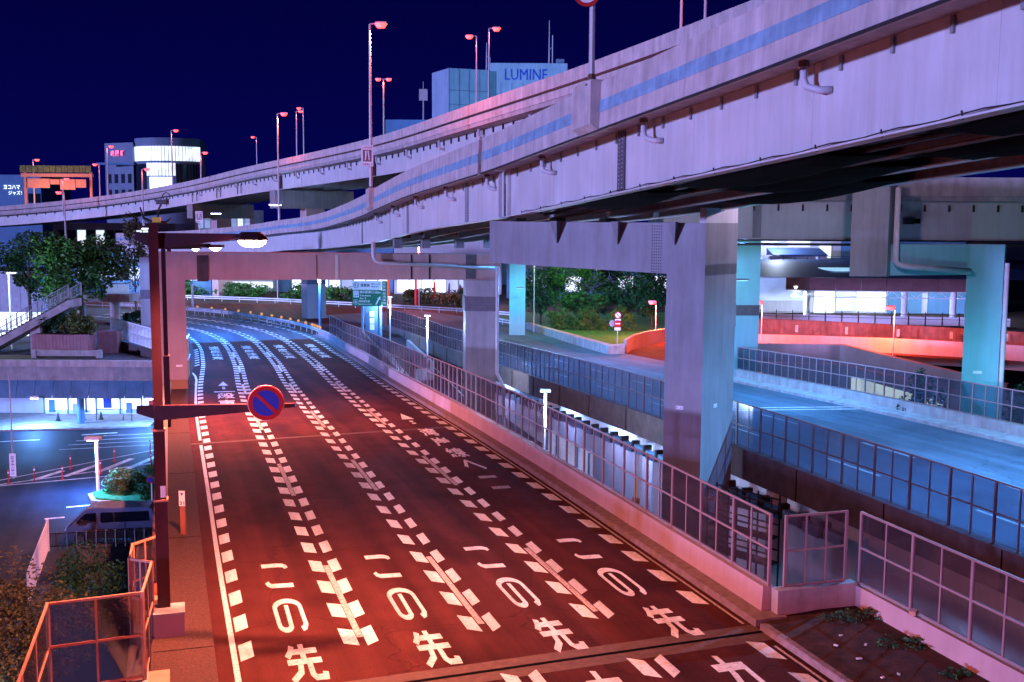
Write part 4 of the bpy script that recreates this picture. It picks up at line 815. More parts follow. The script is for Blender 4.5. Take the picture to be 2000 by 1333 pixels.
def tree(name, label, base, h, r, n, leaf, m, seed, trunk=.18, cat='tree', group=None, lean=(0, 0), low=.35, clumps=26):
    t = thing(name, label, cat, base, group); rn = random.Random(seed)
    c = (base[0] + lean[0], base[1] + lean[1], base[2] + h * (low + 1) / 2)
    tr = MB().tube([base, (base[0] + lean[0] * .3, base[1], base[2] + h * low * .6), (c[0], c[1], base[2] + h * (low + .12)), (c[0] + .1, c[1], base[2] + h * .85)], trunk, 8, trunk * .3)
    for i in range(7):
        a = rn.uniform(0, 6.28); q = base[2] + h * rn.uniform(low * .9, .65)
        tr.tube([(c[0] * .7 + base[0] * .3, c[1], q), (c[0] + math.cos(a) * r[0] * .4, c[1] + math.sin(a) * r[1] * .4, q + h * .1), (c[0] + math.cos(a) * r[0] * .75, c[1] + math.sin(a) * r[1] * .75, q + h * .2)], trunk * .4, 6, trunk * .1)
    tr.build('trunk', 'bark', t)
    foliage(c, (r[0], r[1], h * (1 - low) / 2 * 1.05), n, leaf, seed, clumps).build('crown', m, t)
    return t
def bush(label, c, r, n, leaf, m, seed, group=None, name='shrub', clumps=30):
    o = foliage(c, r, n, leaf, seed, clumps); ob = o.build(name, m); tag(ob, label, 'shrub', group); return ob

# ------------------------------------------------------------------ lower left plaza
st = thing('station_block', 'long low building with a blue canopy and glaring shop windows at left', 'building', (-40, 95, GZ))
MB().prism([(-70, 96.5), (-30.6, 96.5), (-38.2, 118), (-70, 118)], GZ, -2.2).build('body', 'building_white', st)
MB().prism([(-70, 89.9), (-28.6, 89.9), (-30.5, 96.45), (-70, 96.45)], -2.62, -1.45).build('deck_fascia', 'concrete', st); MB().bb(-70, -28.5, 89.6, 90.0, -1.44, -0.92).build('deck_parapet', 'parapet_concrete', st)
MB().prism([(-70, 90.02), (-28.6, 90.02), (-38.2, 118), (-70, 118)], -1.44, -1.38).build('deck_floor', 'concrete_dark', st)
for i in range(20):
    x = -59 + i * 1.5
    MB().add([(x, 90.5, -2.63), (x + 1.47, 90.5, -2.63), (x + 1.47, 89.9, -4.12), (x, 89.9, -4.12), (x, 90.55, -2.63), (x + 1.47, 90.55, -2.63), (x + 1.47, 89.95, -4.12), (x, 89.95, -4.12)], [(0, 3, 2, 1), (4, 5, 6, 7), (0, 1, 5, 4), (1, 2, 6, 5), (2, 3, 7, 6), (3, 0, 4, 7)]).build('canopy_panel', 'canopy_blue', st)
MB().bb(-70, -30.5, 90.6, 96.4, -4.0, -3.9).build('canopy_soffit', 'white_paint', st)
for x in (-44.9, -36.2, -29.4): MB().tube([(x, 91.3, GZ), (x, 91.3, -4.0)], .3, 14).build('canopy_column', 'canopy_blue', st)
for i, x in enumerate((-41.2, -39.1, -36.6, -34.5, -32.6, -30.6)):
    w = MB().bb(x, x + (2.0 if i != 1 else 2.3), 95.9, 96.0, -6.45, -4.2).build('shop_window', 'shop_light', st)
    MB().bb(x - .06, x + .06, 95.75, 96.02, GZ, -4.05).build('mullion', 'canopy_blue', w)
    MB().bb(x, x + 2, 95.8, 95.9, -6.5, -6.1).build('sill_panel', 'white_paint', w)
for x in (-39.4, -29.9): 
    l_ = MB().box((x, 89.8, -4.0), (.6, .4, .18)).build('downlight', 'white_paint', st); MB().box((x, 89.75, -4.12), (.5, .3, .05)).build('downlight_lens', 'lens_white', l_)
    lamp_light(st, (x, 89.6, -4.5), 1100, (.12, .36, 1.0), .2)
pav = MB().prism([(-60, 88.2), (-46, 87.5), (-36, 89.0), (-30.2, 90.6), (-30.6, 96), (-60, 96)], GZ, GZ + .14).build('pavement', 'concrete', kind='structure')
# deck furniture
pl = thing('tiled_planter', 'pink tiled planter box on the deck left of the lamp post', 'planter', (-40, 97, -1.38)); MB().bb(-42.4, -37.5, 96.6, 98.4, -1.2, .45).build('body', 'tile_wall', pl); MB().bb(-37.4, -35.6, 98.6, 100.5, -1.38, .55).build('side_box', 'tile_wall', pl)
MB().bb(-42.2, -37.7, 96.85, 98.2, .455, .5).build('earth', 'soil', pl)
for i in range(16):
    for j in range(3): MB().bb(-42.38 + i * .306, -42.38 + i * .306 + .285, 96.57, 96.598, -1.15 + j * .53, -1.15 + j * .53 + .5).build('tile', 'tile_wall', pl)
b_ = thing('deck_bench', 'long pale bench block on the deck in front of the planter', 'bench', (-39, 95, -1.38)); MB().bb(-41.6, -35.9, 94.8, 95.3, -1.2, -.75).build('slab', 'concrete', b_); MB().bb(-41.7, -41.3, 94.75, 95.3, -1.38, -.7).build('foot', 'concrete', b_); MB().bb(-36.1, -35.7, 94.75, 95.3, -1.38, -.7).build('foot', 'concrete', b_)
# stair rising to the right with its railings
sr = thing('deck_stair', 'broad stair flight climbing right with pale picket railings', 'stair', (-44, 97, -1.4))
def stp(u, y, dz): return (-48.5 + 9.3 * u, y, -1.4 + 5.1 * u + dz)
MB().add([stp(0, 97, -.2), stp(1, 97, -.2), stp(1, 97, -.9), stp(0, 97, -.9), stp(0, 100, -.2), stp(1, 100, -.2), stp(1, 100, -.9), stp(0, 100, -.9)], [(0, 3, 2, 1), (4, 5, 6, 7), (0, 1, 5, 4), (1, 2, 6, 5), (2, 3, 7, 6), (3, 0, 4, 7)]).build('stringer', 'concrete', sr)
for i in range(26):
    a = stp(i / 26, 97.05, -.19); MB().bb(a[0], a[0] + .357, 97.05, 99.95, a[2], a[2] + .2).build('step', 'concrete_dark', sr)
for y in (97.05, 99.95):
    MB().bar(stp(0, y, 1.15), stp(1, y, 1.15), .08, .07).build('handrail', 'steel_grey', sr); MB().bar(stp(0, y, .2), stp(1, y, .2), .06, .06).build('low_rail', 'steel_grey', sr)
    for i in range(11): q = stp(i / 10, y, 0); MB().box((q[0], q[1], q[2] + .58), (.09, .09, 1.16)).build('post', 'steel_grey', sr)
    for i in range(60):
        if i % 6: q = stp(i / 60, y, 0); MB().box((q[0], q[1], q[2] + .67), (.03, .03, .9)).build('baluster', 'steel_grey', sr)
MB().bb(-42.85, -41.95, 97.3, 99, -1.4, 1.6).build('column', 'concrete', sr)
wk = thing('footbridge', 'pale footbridge deck behind the big tree with a lit railing', 'bridge', (-40, 106, -1.4)); MB().bb(-43.4, -36.6, 105, 108, 2.7, 3.5).build('deck', 'concrete', wk); MB().tube([(-38.4, 106, -1.4), (-38.4, 106, 2.7)], .45, 14).build('column', 'concrete', wk); MB().tube([(-41.9, 106.5, -1.4), (-41.9, 106.5, 2.7)], .45, 14).build('column', 'concrete', wk)
MB().bar((-43.4, 105.05, 4.5), (-36.6, 105.05, 4.5), .06, .08).build('handrail', 'white_paint', wk)
for i in range(12): MB().bb(-43.3 + i * .56, -43.3 + i * .56 + .5, 105.03, 105.06, 3.55, 4.42).build('pane', 'shop_soft' if i > 7 else 'glass_blue', wk)
pk = thing('picket_fence', 'pale picket fence on a wall just left of the lamp post', 'fence', (-35, 100, -1.4)); MB().bar((-37.2, 101.8, -1.0), (-30.6, 94.4, -1.5), .3, 1.4).build('base_wall', 'concrete_dark', pk)
for z in (-.15, .75, 1.55): MB().bar((-37.2, 101.7, z), (-30.6, 94.3, z - .42), .05, .06).build('rail', 'white_paint', pk)
for i in range(34): u = i / 33; MB().box((-37.2 + 6.6 * u, 101.66 - 7.4 * u, .68 - .42 * u), (.07, .05, 1.75)).build('picket', 'white_paint', pk)
it = thing('lit_hall', 'bright white hall interior under the stair at far left', 'building', (-52, 113, GZ)); MB().bb(-62, -48, 112.5, 113, -4.5, 1.0).build('back_wall', 'shop_light', it); MB().bb(-62, -48, 111.9, 112.1, -1.0, -.7).build('rail', 'white_paint', it); MB().bb(-62, -48, 111.9, 112.1, -2.1, -1.95).build('rail', 'white_paint', it)
tw = thing('tiled_wall', 'lilac tiled wall with a sloping top behind the stair', 'wall', (-56, 125, -2.8)); MB().prism([(-72, 125), (-53.5, 125), (-51, 125.6), (-51, 126), (-72, 126)], -2.8, [4.6, 4.6, 3.2, 3.2, 4.6]).build('face', 'tile_lilac', tw)
for i in range(15): MB().bb(-71.5 + i * 1.2, -71.5 + i * 1.2 + 1.14, 124.95, 124.99, -1, 4.4).build('cladding_panel', 'tile_lilac', tw)
tree('plaza_tree', 'big dark green tree rising beside the stair at left', (-40.4, 103, -1.4), 11.6, (3.9, 3.2), 9000, .20, 'leaf', 3, .32, clumps=34, low=.36)
tree('plaza_tree', 'very dark tree at the left edge behind the stair', (-49.2, 112, -2.8), 12.0, (3.0, 2.5), 5000, .20, 'leaf_dark', 4, .25, low=.5)
tree('plaza_tree', 'thin tree with brownish leaves just left of the lamp post top', (-38.4, 112, -2.8), 13.0, (1.7, 1.6), 2600, .16, 'leaf_brown', 5, .14, low=.5, clumps=18)
bush('dark green shrub mass in the tiled planter', (-40.9, 97.9, 1.3), (1.9, 1.0, 1.2), 3500, .13, 'leaf_dark', 6); bush('olive shrub spilling over the right end of the planter', (-38.6, 97.4, 1.2), (1.45, .9, .95), 3500, .12, 'leaf_olive', 7)
bush('small hedge behind the pale picket fence', (-34.4, 101, 1.6), (1.6, .8, .7), 1400, .12, 'leaf_dark', 8)
t = thing('deck_lamp', 'thin pale lamp post on the deck behind the stair', 'lamp', (-46.2, 101, -1.4)); post(MB(), -46.2, 101, -1.4, 5.6, .09).build('post', 'white_paint', t); MB().box((-45.9, 101, 5.65), (.9, .3, .14)).build('head', 'white_paint', t); lamp_light(t, (-47.0, 97.5, 5.2), 420, (.6, .95, .8), .2, None)
# goods and notices inside the shop windows
for i, (x, w, z0, z1, m) in enumerate(((-40.7, .5, -6.3, -5.2, 'building_blue'), (-38.6, .9, -6.3, -5.5, 'pole_grey'), (-37.5, .12, -6.3, -4.6, 'navy_print'), (-35.9, .7, -5.9, -4.8, 'blue_paint'), (-33.9, .5, -6.3, -5.4, 'building_dark'), (-31.9, .8, -6.2, -5.0, 'red_paint'))):
    o = MB().bb(x, x + w, 95.55, 95.7, z0, z1).build('shop_display', m); tag(o, 'small dark display panel inside the lit shop front, %s from the left' % ORD[i], 'display', 'display panels in the shop')
# road markings, bollards and planting on the plaza
pm = bpy.data.objects['ground']
def gpatch(pts, m='paint', name='plaza_marking', z=GZ + .006): MB().add([(x, y, z) for x, y in pts], [tuple(range(len(pts)))]).build(name, m, pm)
def gline(a, b, w=.15): d = Vector((b[0] - a[0], b[1] - a[1])).normalized(); n = Vector((-d.y, d.x)) * w / 2; gpatch([(a[0] - n.x, a[1] - n.y), (b[0] - n.x, b[1] - n.y), (b[0] + n.x, b[1] + n.y), (a[0] + n.x, a[1] + n.y)])
gline((-34.5, 69.4), (-21, 80.6), .18); gline((-34.3, 71.0), (-22, 88.2), .15); gline((-34.5, 69.4), (-24.5, 74.2), .18)
for i in range(6): gline((-31.8 + i * 1.7, 71.5 + i * 1.2), (-30.9 + i * 1.7, 74.4 + i * 2.0), .45)
for y in (83.5, 85.2, 86.8, 88.4): gline((-34, y - 2.2), (-22, y + 1.5), .14)
for a, b in (((-40, 84), (-37, 85)), ((-34.5, 87), (-32, 88)), ((-25.6, 65.8), (-23.9, 66.8)), ((-26.8, 64.8), (-25.2, 65.5)), ((-27, 62.2), (-26, 62.6)), ((-31.2, 59.5), (-29.8, 59.3)), ((-29.3, 55.6), (-27.4, 55.0)), ((-31, 54), (-29, 53)), ((-20.8, 63.5), (-18, 63.9)), ((-20.5, 61.8), (-18, 62.3))): gline(a, b, .28)
gl = [(-32.9, 70.6), (-31.6, 71.5), (-30.6, 75), (-29.9, 71.9), (-28.4, 77.4), (-28.0, 73.6), (-26.9, 80.6), (-25.4, 76.2), (-24.0, 83.6)]
for i, (x, y) in enumerate(gl):
    t = thing('flexible_bollard', 'slim red flexible bollard beside the plaza hatching, %s counting from the left' % ORD[i], 'bollard', (x, y, GZ), 'red bollards on the plaza')
    MB().tube([(x, y, GZ), (x, y, GZ + .95)], .038, 8).build('stem', 'red_paint', t); MB().tube([(x, y, GZ), (x, y, GZ + .05)], .12, 8).build('foot', 'red_paint', t); MB().tube([(x, y, GZ + .7), (x, y, GZ + .8)], .056, 8).build('reflective_band', 'white_paint', t)
for i, (x, y) in enumerate(((-43.3, 89.6), (-38.6, 92.4), (-36.6, 92.8), (-35.2, 93.1))):
    t = thing('traffic_cone', 'dark traffic cone on the pavement outside the lit shop, %s from the left' % ORD[i], 'cone', (x, y, GZ + .14), 'cones outside the shop'); MB().tube([(x, y, GZ + .18), (x, y, GZ + .85)], .17, 10, .04).build('body', 'steel_dark', t); MB().box((x, y, GZ + .16), (.4, .4, .04)).build('foot', 'steel_dark', t)
for x in (-35.4, -32.4):
    t = thing('bicycle_stand', 'thin dark hoop rail in front of the lit shop, %s one' % ('left' if x < -34 else 'right'), 'rail', (x, 92.6, GZ + .14), 'hoop rails by the shop'); MB().tube([(x, 92.6, GZ + .14), (x, 92.6, GZ + 1.1), (x + 2.2, 92.8, GZ + 1.1), (x + 2.2, 92.8, GZ + .14)], .04, 6).build('hoop', 'steel_dark', t)
rb = thing('red_box', 'red box cut by the left edge beside the shop', 'box', (-43.6, 89.4, GZ)); MB().bb(-44.6, -42.9, 89, 90, GZ + .14, GZ + .9).build('body', 'red_paint', rb); MB().bb(-44.6, -42.9, 88.97, 88.995, GZ + .3, GZ + .36).build('stripe', 'steel_dark', rb)
t = thing('notice_post', 'white vertical notice on a thin post at the left edge of the plaza', 'sign', (-33.2, 72, GZ)); post(MB(), -33.2, 72, GZ, GZ + 7.0, .04).build('post', 'pole_grey', t); MB().box((-33.2, 71.94, GZ + .95), (.42, .03, 1.55)).build('plate', 'white_paint', t)
for i, ch in enumerate('一般車進入禁止'): lettering(ch, 'navy_print', t, (-33.32, 71.92, GZ + 1.52 - i * .2), (1, 0, 0), (0, 0, 1), .24, .04 if ch == '一' else .15, .01)
t = thing('plaza_lamp', 'white plaza lamp post with a flat head beside the clipped shrubs', 'lamp', (-26.1, 68.1, GZ)); post(MB(), -26.1, 68.1, GZ, GZ + 3.5, .11).build('post', 'white_paint', t); MB().box((-26.3, 68.1, GZ + 3.58), (.95, .5, .2)).build('head', 'pole_grey', t); MB().box((-26.3, 68.1, GZ + 3.46), (.7, .36, .04)).build('lens', 'lens_white', t); lamp_light(t, (-26.4, 67.8, GZ + 3.2), 2400, (.06, .27, 1.0), .2).data.spot_blend = 1.0
isl = MB().prism([(-26.4, 67.2), (-25.6, 65.6), (-23.5, 65.0), (-17.5, 65.4), (-17.5, 76), (-21, 75), (-25.2, 71)], GZ, GZ + .22).build('planted_island', 'concrete', kind='structure')
MB().prism([(-26.1, 67.2), (-25.4, 65.9), (-23.4, 65.3), (-17.6, 65.7), (-17.6, 75.7), (-21, 74.7), (-24.9, 70.8)], GZ + .2, GZ + .3).build('turf', 'grass', isl)
for lab, c, r, n, m, sd in (('rounded brownish clipped shrub nearest the white lamp post', (-24.3, 68.0, GZ + .85), (1.25, 1.1, .72), 6000, 'leaf_olive', 21), ('tall clipped shrub at the back of the planted island', (-21.6, 70.4, GZ + .95), (2.1, 1.2, .78), 6000, 'leaf_olive', 22), ('pale green clipped shrub at the right of the planted island', (-20.4, 68.0, GZ + .85), (1.4, 1.0, .7), 5000, 'leaf', 23), ('low box clipped hedge at the front of the planted island', (-21.5, 66.3, GZ + .72), (1.5, .5, .45), 6000, 'leaf', 24)):
    bush(lab, c, r, n, .09, m, sd, 'clipped shrubs on the island', clumps=60)
t = thing('no_parking_post', 'thin white post with a small round no entry sign among the clipped shrubs', 'sign', (-21.6, 64.8, GZ)); post(MB(), -21.6, 64.8, GZ, GZ + 1.95, .045).build('post', 'white_paint', t); MB().disc((-21.65, 64.7, GZ + 1.75), (.2, -1, 0), .21, .03).build('plate', 'red_paint', t); MB().disc((-21.65, 64.68, GZ + 1.75), (.2, -1, 0), .15, .012).build('field', 'blue_paint', t)
lamp_light(t, (-19.8, 63.2, GZ + 4.6), 1500, (.45, .95, .80), .3)  # bare light without a fixture, added to brighten the clipped shrubs
# black slatted fence and slanted mesh panel
bf = thing('slatted_fence', 'low black slatted fence in front of the parked van', 'fence', (-22, 56.6, GZ)); 
for z in (.2, .88): MB().bar((-24.3, 56.2, GZ + z), (-18.6, 57.4, GZ + z), .05, .06).build('rail', 'steel_dark', bf)
for i in range(13): u = i / 12; MB().box((-24.3 + 5.7 * u, 56.2 + 1.2 * u, GZ + .47), (.05, .05, .94)).build('post', 'steel_grey', bf)
for i in range(72): u = i / 71; MB().box((-24.3 + 5.7 * u, 56.22 + 1.2 * u, GZ + .54), (.03, .02, .64)).build('slat', 'steel_dark', bf)
mf = thing('mesh_fence', 'pale mesh panel fence running towards the camera in front of the van', 'fence', (-24.4, 55.8, GZ))
for i in range(40): u = i / 39; MB().tube([(-24.2 + 2.6 * u, 56.0 - 8.3 * u, GZ + .05), (-24.2 + 2.6 * u, 56.0 - 8.3 * u, GZ + 1.62)], .018, 5).build('wire', 'white_paint', mf)
for z in [.06 + .155 * k for k in range(11)]: MB().tube([(-24.2, 56.0, GZ + z), (-21.6, 47.7, GZ + z)], .018, 5).build('wire', 'white_paint', mf)
MB().box((-24.2, 56.05, GZ + .85), (.1, .1, 1.7)).build('post', 'white_paint', mf)
# parked van
vn = thing('van', 'dark blue grey van parked beside the clipped shrubs', 'van', (-21.55, 58.3, GZ))
va = math.radians(186)
def vp(x, y, z): c, s = math.cos(va), math.sin(va); return (-21.55 + x * c - y * s, 58.3 + x * s + y * c, GZ + z * .95)
prof_v = [(-2.40, .35), (-2.42, .9), (-2.33, 1.5), (-2.22, 1.92), (-2.05, 2.03), (.9, 2.06), (1.25, 1.98), (1.55, 1.72), (2.05, 1.22), (2.25, 1.08), (2.36, .8), (2.38, .42), (2.2, .3), (-2.3, .3)]
def vw(z): return .86 if z < 1.15 else .86 - (z - 1.15) * .17
V = [vp(x, -vw(z), z) for x, z in prof_v] + [vp(x, vw(z), z) for x, z in prof_v]; n_ = len(prof_v)
body = MB().add(V, [tuple(range(n_)), tuple(range(n_, 2 * n_))[::-1]] + [(i, n_ + i, n_ + (i + 1) % n_, (i + 1) % n_) for i in range(n_)]).build('body', 'van_paint', vn)
bv = body.modifiers.new('b', 'BEVEL'); bv.width = .05; bv.segments = 2; bv.limit_method = 'ANGLE'
for sd in (1, -1):
    for nm, poly in (('side_window', [(-2.05, 1.28), (-.25, 1.24), (-.2, 1.78), (-2.0, 1.82)]), ('side_window', [(-.2, 1.24), (.42, 1.2), (.5, 1.3), (.5, 1.72), (.42, 1.78), (-.15, 1.78)]), ('cab_window', [(.72, 1.24), (1.78, 1.18), (1.75, 1.28), (1.35, 1.68), (1.2, 1.74), (.74, 1.76)])):
        q = [vp(x, sd * (vw(z) + .012), z) for x, z in poly]; q2 = [vp(x, sd * (vw(z) - .02), z) for x, z in poly]; k = len(q)
        MB().add(q + q2, [tuple(range(k)), tuple(range(k, 2 * k))[::-1]] + [(i, (i + 1) % k, k + (i + 1) % k, k + i) for i in range(k)]).build(nm, 'van_glass', vn)
    for x in (1.55, -1.45):
        w = MB().disc(vp(x, sd * .78, .33), (-math.sin(va), math.cos(va), 0), .33, .2, 24).build('wheel', 'tyre', vn); MB().disc(vp(x, sd * .885, .33), (-math.sin(va), math.cos(va), 0), .2, .02, 16).build('rim', 'chrome', w)
    MB().add([vp(2.2, sd * .5, 1.1), vp(2.2, sd * .84, 1.1), vp(2.39, sd * .8, .78), vp(2.4, sd * .5, .78)], [(0, 1, 2, 3)]).build('headlight', 'chrome', vn)
    MB().box(vp(-2.39, sd * .78, 1.05), (.06, .12, .6), va).build('tail_light', 'red_paint', vn); MB().box(vp(.62, sd * .872, .95), (.16, .03, .035), va).build('door_handle', 'chrome', vn)
    MB().box(vp(1.75, sd * 1.0, 1.2), (.14, .2, .2), va).build('mirror', 'van_paint', vn)
    for x in (.62, -.75): MB().box(vp(x, sd * .862, .85), (.014, .012, .85), va).build('door_seam', 'black_rubber', vn)
MB().add([vp(1.30, -.68, 1.95), vp(1.30, .68, 1.95), vp(2.06, .78, 1.24), vp(2.06, -.78, 1.24)], [(0, 1, 2, 3)]).build('windscreen', 'van_glass', vn)
for a in vn.children[-1:]: a.location = (-.03, 0, .03)
# trees in the lower left corner
for i, (lab, b, h, r, n, m) in enumerate((('leafy brown green tree in the lower left corner behind the orange fence', (-16.5, 34.0, GZ), 6.3, (2.9, 2.6), 16000, 'leaf_brown'), ('dark leafy tree at the bottom left edge', (-14.6, 26.8, GZ), 6.3, (2.6, 2.3), 16000, 'leaf_dark'), ('small leafy tree between the mesh fence and the orange fence', (-15.3, 39.5, GZ), 5.0, (2.2, 1.8), 12000, 'leaf_dark'))):
    tree('street_tree', lab, b, h, r, n, .07, m, 40 + i, .14, low=.3, clumps=36)
gs = foliage((-13, 27, GZ + .5), (3.5, 5, .4), 4000, .12, 50, 50).build('ground_cover', 'grass', kind='stuff'); tag(gs, 'low green planting below the corner trees', 'planting')

# ------------------------------------------------------------------ weeds in the corner bay
for i in range(3):
    s = 26.9 - i * 1.9; q = R(s, 9.6, .27); bush(['dark weed clump in the corner of the bay', 'flat weed clump below the violet fence', 'small weed clump half way along the bay wall', 'sparse weeds at the foot of the red lit wall', 'sparse weeds near the lower right corner'][i], q, (.9 - .25 * i, .5 - .1 * i, .18 - .04 * i), 420 - 130 * i, .055, 'leaf_dark', 60 + i, 'weeds in the corner bay', 'weed')['kind'] = 'stuff'
for i in range(9):
    s = 26.2 - random.random() * 5; q = R(s, 7.8 + random.random() * 1.6, .2); o = MB().box(q, (.08 + random.random() * .1, .06, .03), random.random() * 3).build('litter', 'paint'); tag(o, 'small pale scrap of litter on the bare soil of the bay', 'litter', 'litter in the bay')
lf = MB().box(R(25.4, 10.2, .86), (.3, .16, .1), 1.0).build('dry_leaf', 'frame_orange'); tag(lf, 'orange dry leaf heap on the bay wall ledge', 'leaf')

# ------------------------------------------------------------------ cutting between the carriageways
cr = thing('cable_tray', 'row of grey box ducts hung below the edge beam of the right carriageway', 'duct', R(60, 16.9, -2.5))
for i in range(34):
    s = 38 + i * 1.55; MB().bar(R(s, 16.8, -1.42 - .08 * (i % 2)), R(s + 1.15, 16.8, -1.42 - .08 * (i % 2)), .35, .42).build('duct_box', 'building_blue', cr); MB().bar(R(s + 1.2, 16.8, -1.32), R(s + 1.42, 16.8, -1.32), .45, .62).build('bracket', 'steel_dark', cr)
for i, s in enumerate((44, 58, 74)):
    q = lowp(s, 17.4); o = MB().tube([q, (q[0], q[1], R(s, 17.4)[2] - .86)], .45, 16).build('deck_column', 'building_white'); tag(o, ['pale round column under the right carriageway nearest the square pier', 'pale round column under the right carriageway in the middle of the cutting', 'pale round column under the right carriageway near the portal'][i], 'column', 'columns in the cutting')
kiosk = thing('lit_doorway', 'brilliant white lit doorway at the bottom of the cutting', 'doorway', lowp(66, 15.5)); MB().bar(lowp(62, 15.8, 1.7), lowp(70, 15.8, 1.7), .2, 3.2).build('light_wall', 'cutting_light', kiosk)
for s in srange(62, 70, 2): MB().bar(lowp(s, 15.65, 1.7), lowp(s + .12, 15.65, 1.7), .08, 3.2).build('mullion', 'building_blue', kiosk)
rp = thing('concrete_ramp_box', 'pale concrete box and parapet where the lower ramp starts', 'wall', lowp(110, 12)); MB().bar(lowp(96, 11.0, 1.2), lowp(122, 11.0, 1.0), .3, 1.6).build('parapet', 'concrete', rp); MB().bar(lowp(104, 14.8, .6), lowp(116, 14.8, .6), .3, 2.2).build('side', 'concrete', rp); MB().bar(lowp(104, 13, .3), lowp(104.4, 15, .3), .3, 1.6).build('end', 'concrete', rp)
bl = thing('beacon_post', 'orange lit warning post behind the glass fence', 'post', (5.33, 46, -6.2)); MB().tube([(5.33, 46, -6.2), (5.33, 46, -1.2)], .14, 10).build('stem', 'orange_paint', bl); MB().tube([(5.33, 46, -1.2), (5.33, 46, -.1)], .05, 8).build('light_strip', 'dot_amber', bl)
for z in (-1.1, -1.5): MB().tube([(5.18, 46, z), (5.48, 46, z)], .13, 10).build('knob', 'orange_paint', bl)
for s, lab in ((56, 'near the square pier'), (66, 'in the middle of the cutting'), (76, 'short of the portal'), (94, 'beyond the portal')):
    q = R(s, 18.0, -.9); t = thing('luminaire', 'cool luminaire under the edge of the right carriageway, ' + lab, 'lamp', q, 'luminaires under the viaducts'); MB().bar(R(s - .6, 18.0, -.9), R(s + .6, 18.0, -.9), .25, .12).build('housing', 'white_paint', t); lamp_light(t, (q[0], q[1], q[2] - .3), 430, (.30, .50, 1.0), .3)
gd = MB().tube([(8.2 + 1.6 * math.cos(a), 31.2 + 2.4 * math.sin(a) - 1.0, -5.9) for a in [math.pi * (.5 + k / 14) for k in range(15)]], .3, 8).build('kerb_ring', 'concrete'); tag(gd, 'curved pale kerb far below the corner bay', 'kerb')
bush('dark ground shrubs inside the curved kerb below the bay', (12.6, 33.2, -5.4), (2.0, 2.0, .9), 2500, .09, 'leaf', 71)
added_fill = thing('tube_lamp', 'added unseen light on a bare pole brightening the lower road below the bay', 'lamp', (13.2, 38, -3), 'white tube lamps along the lower road'); MB().tube([(13.2, 38, -6.2), (13.2, 38, -3.4)], .08, 8).build('pole', 'pole_grey', added_fill); MB().tube([(13.2, 38, -3.4), (13.2, 38, -3.2)], .12, 8).build('cap', 'steel_dark', added_fill); lamp_light(added_fill, (12.7, 37.6, -3.2), 160, (.25, .5, 1.0), .2)  # unseen fill light added for the lower road, with a plain pole and cap

# ------------------------------------------------------------------ grass island and the red ramp on the right
gi = MB().prism([(10.0, 108.6), (11.2, 110.2), (14.2, 120.5), (19, 128.5), (30, 137), (30, 160), (-6, 158), (2.2, 136)], -3.4, [-2.2, -2.2, -2.3, -2.3, -2.3, -2.5, -2.5, -2.4]).build('grass_island', 'grass', kind='structure')
kw = thing('island_wall', 'grey kerb wall pointing along the left side of the grass island', 'wall', (10, 108.4, -2.7)); MB().prism([(9.5, 108.1), (11.2, 108.4), (11.4, 110.3), (10.0, 109.4), (2.3, 136.2), (1.7, 136.0)], -3.3, [-1.55, -1.55, -1.55, -1.55, -1.9, -1.9]).build('wall_body', 'concrete', kw)
rr = MB()
ramp_c = [(11, 104), (13.2, 112), (17, 119.2), (22.5, 124), (30, 125.5), (40, 122), (52, 114), (64, 104)]
rv = []
for i, (x, y) in enumerate(ramp_c):
    a = Vector(ramp_c[max(0, i - 1)]); b = Vector(ramp_c[min(len(ramp_c) - 1, i + 1)]); d = (b - a).normalized(); n = Vector((d.y, -d.x)); z = -2.55
    rv += [(x + n.x * 5, y + n.y * 5, z), (x - n.x * 1.2, y - n.y * 1.2, z)]
rr.add(rv, [(2 * i, 2 * i + 1, 2 * i + 3, 2 * i + 2) for i in range(len(ramp_c) - 1)]).build('ramp_road', 'asphalt', kind='structure')
def wallpath(name, label, pts, z0, z1, th, m, cat='wall'):
    t = thing(name, label, cat, (*pts[0], z0))
    for a, b in zip(pts, pts[1:]): MB().bar((*a, (z0 + z1) / 2), (*b, (z0 + z1) / 2), th, z1 - z0).build('wall_panel', m, t)
    return t
wallpath('ramp_wall', 'curved pink lit kerb wall sweeping round the grass island into the red ramp', [(11.4, 110.2), (12.6, 114.6), (14.6, 119), (17.6, 123), (22, 126.2), (28, 127.8)], -3, -1.2, .35, 'wall_pale')
wallpath('ramp_wall', 'long orange lit parapet of the red ramp on the right', [(22, 111), (30, 109.5), (38, 107), (46, 102.5), (56, 95)], -2.9, -.55, .35, 'wall_pale')
wallpath('ramp_back_wall', 'dark red stained retaining wall behind the orange parapet', [(24, 126), (34, 122), (44, 116.5), (54, 109), (66, 98)], -3, -.2, .4, 'red_wall')
rf = MB().add([(20, 113, -2.0), (57, 96, -2.0), (66, 99, -2.0), (24, 126, -2.0)], [(0, 1, 2, 3)]).build('red_roadway', 'asphalt', kind='structure')
for i in range(6):
    u = i / 5; q = (26 + 24 * u, 121.5 - 9.8 * u); o = MB().box((q[0], q[1] - 1.0, -.75), (.28, .05, .75)).build('marker_plate', 'paint'); tag(o, 'small pale marker plate along the red retaining wall, %s from the left' % ORD[i], 'marker', 'marker plates on the red wall')
pw = thing('purple_ramp_wall', 'smooth purple side wall of the sloping ramp behind the far glass fence', 'wall', (30, 95, GZ)); MB().prism([(20.5, 97), (28.5, 95), (40, 88), (40.4, 88.6), (29, 95.6), (20.7, 97.6)], GZ, [.05, .15, -2.2, -2.2, .15, .05]).build('wall_panel', 'wall_pale', pw)
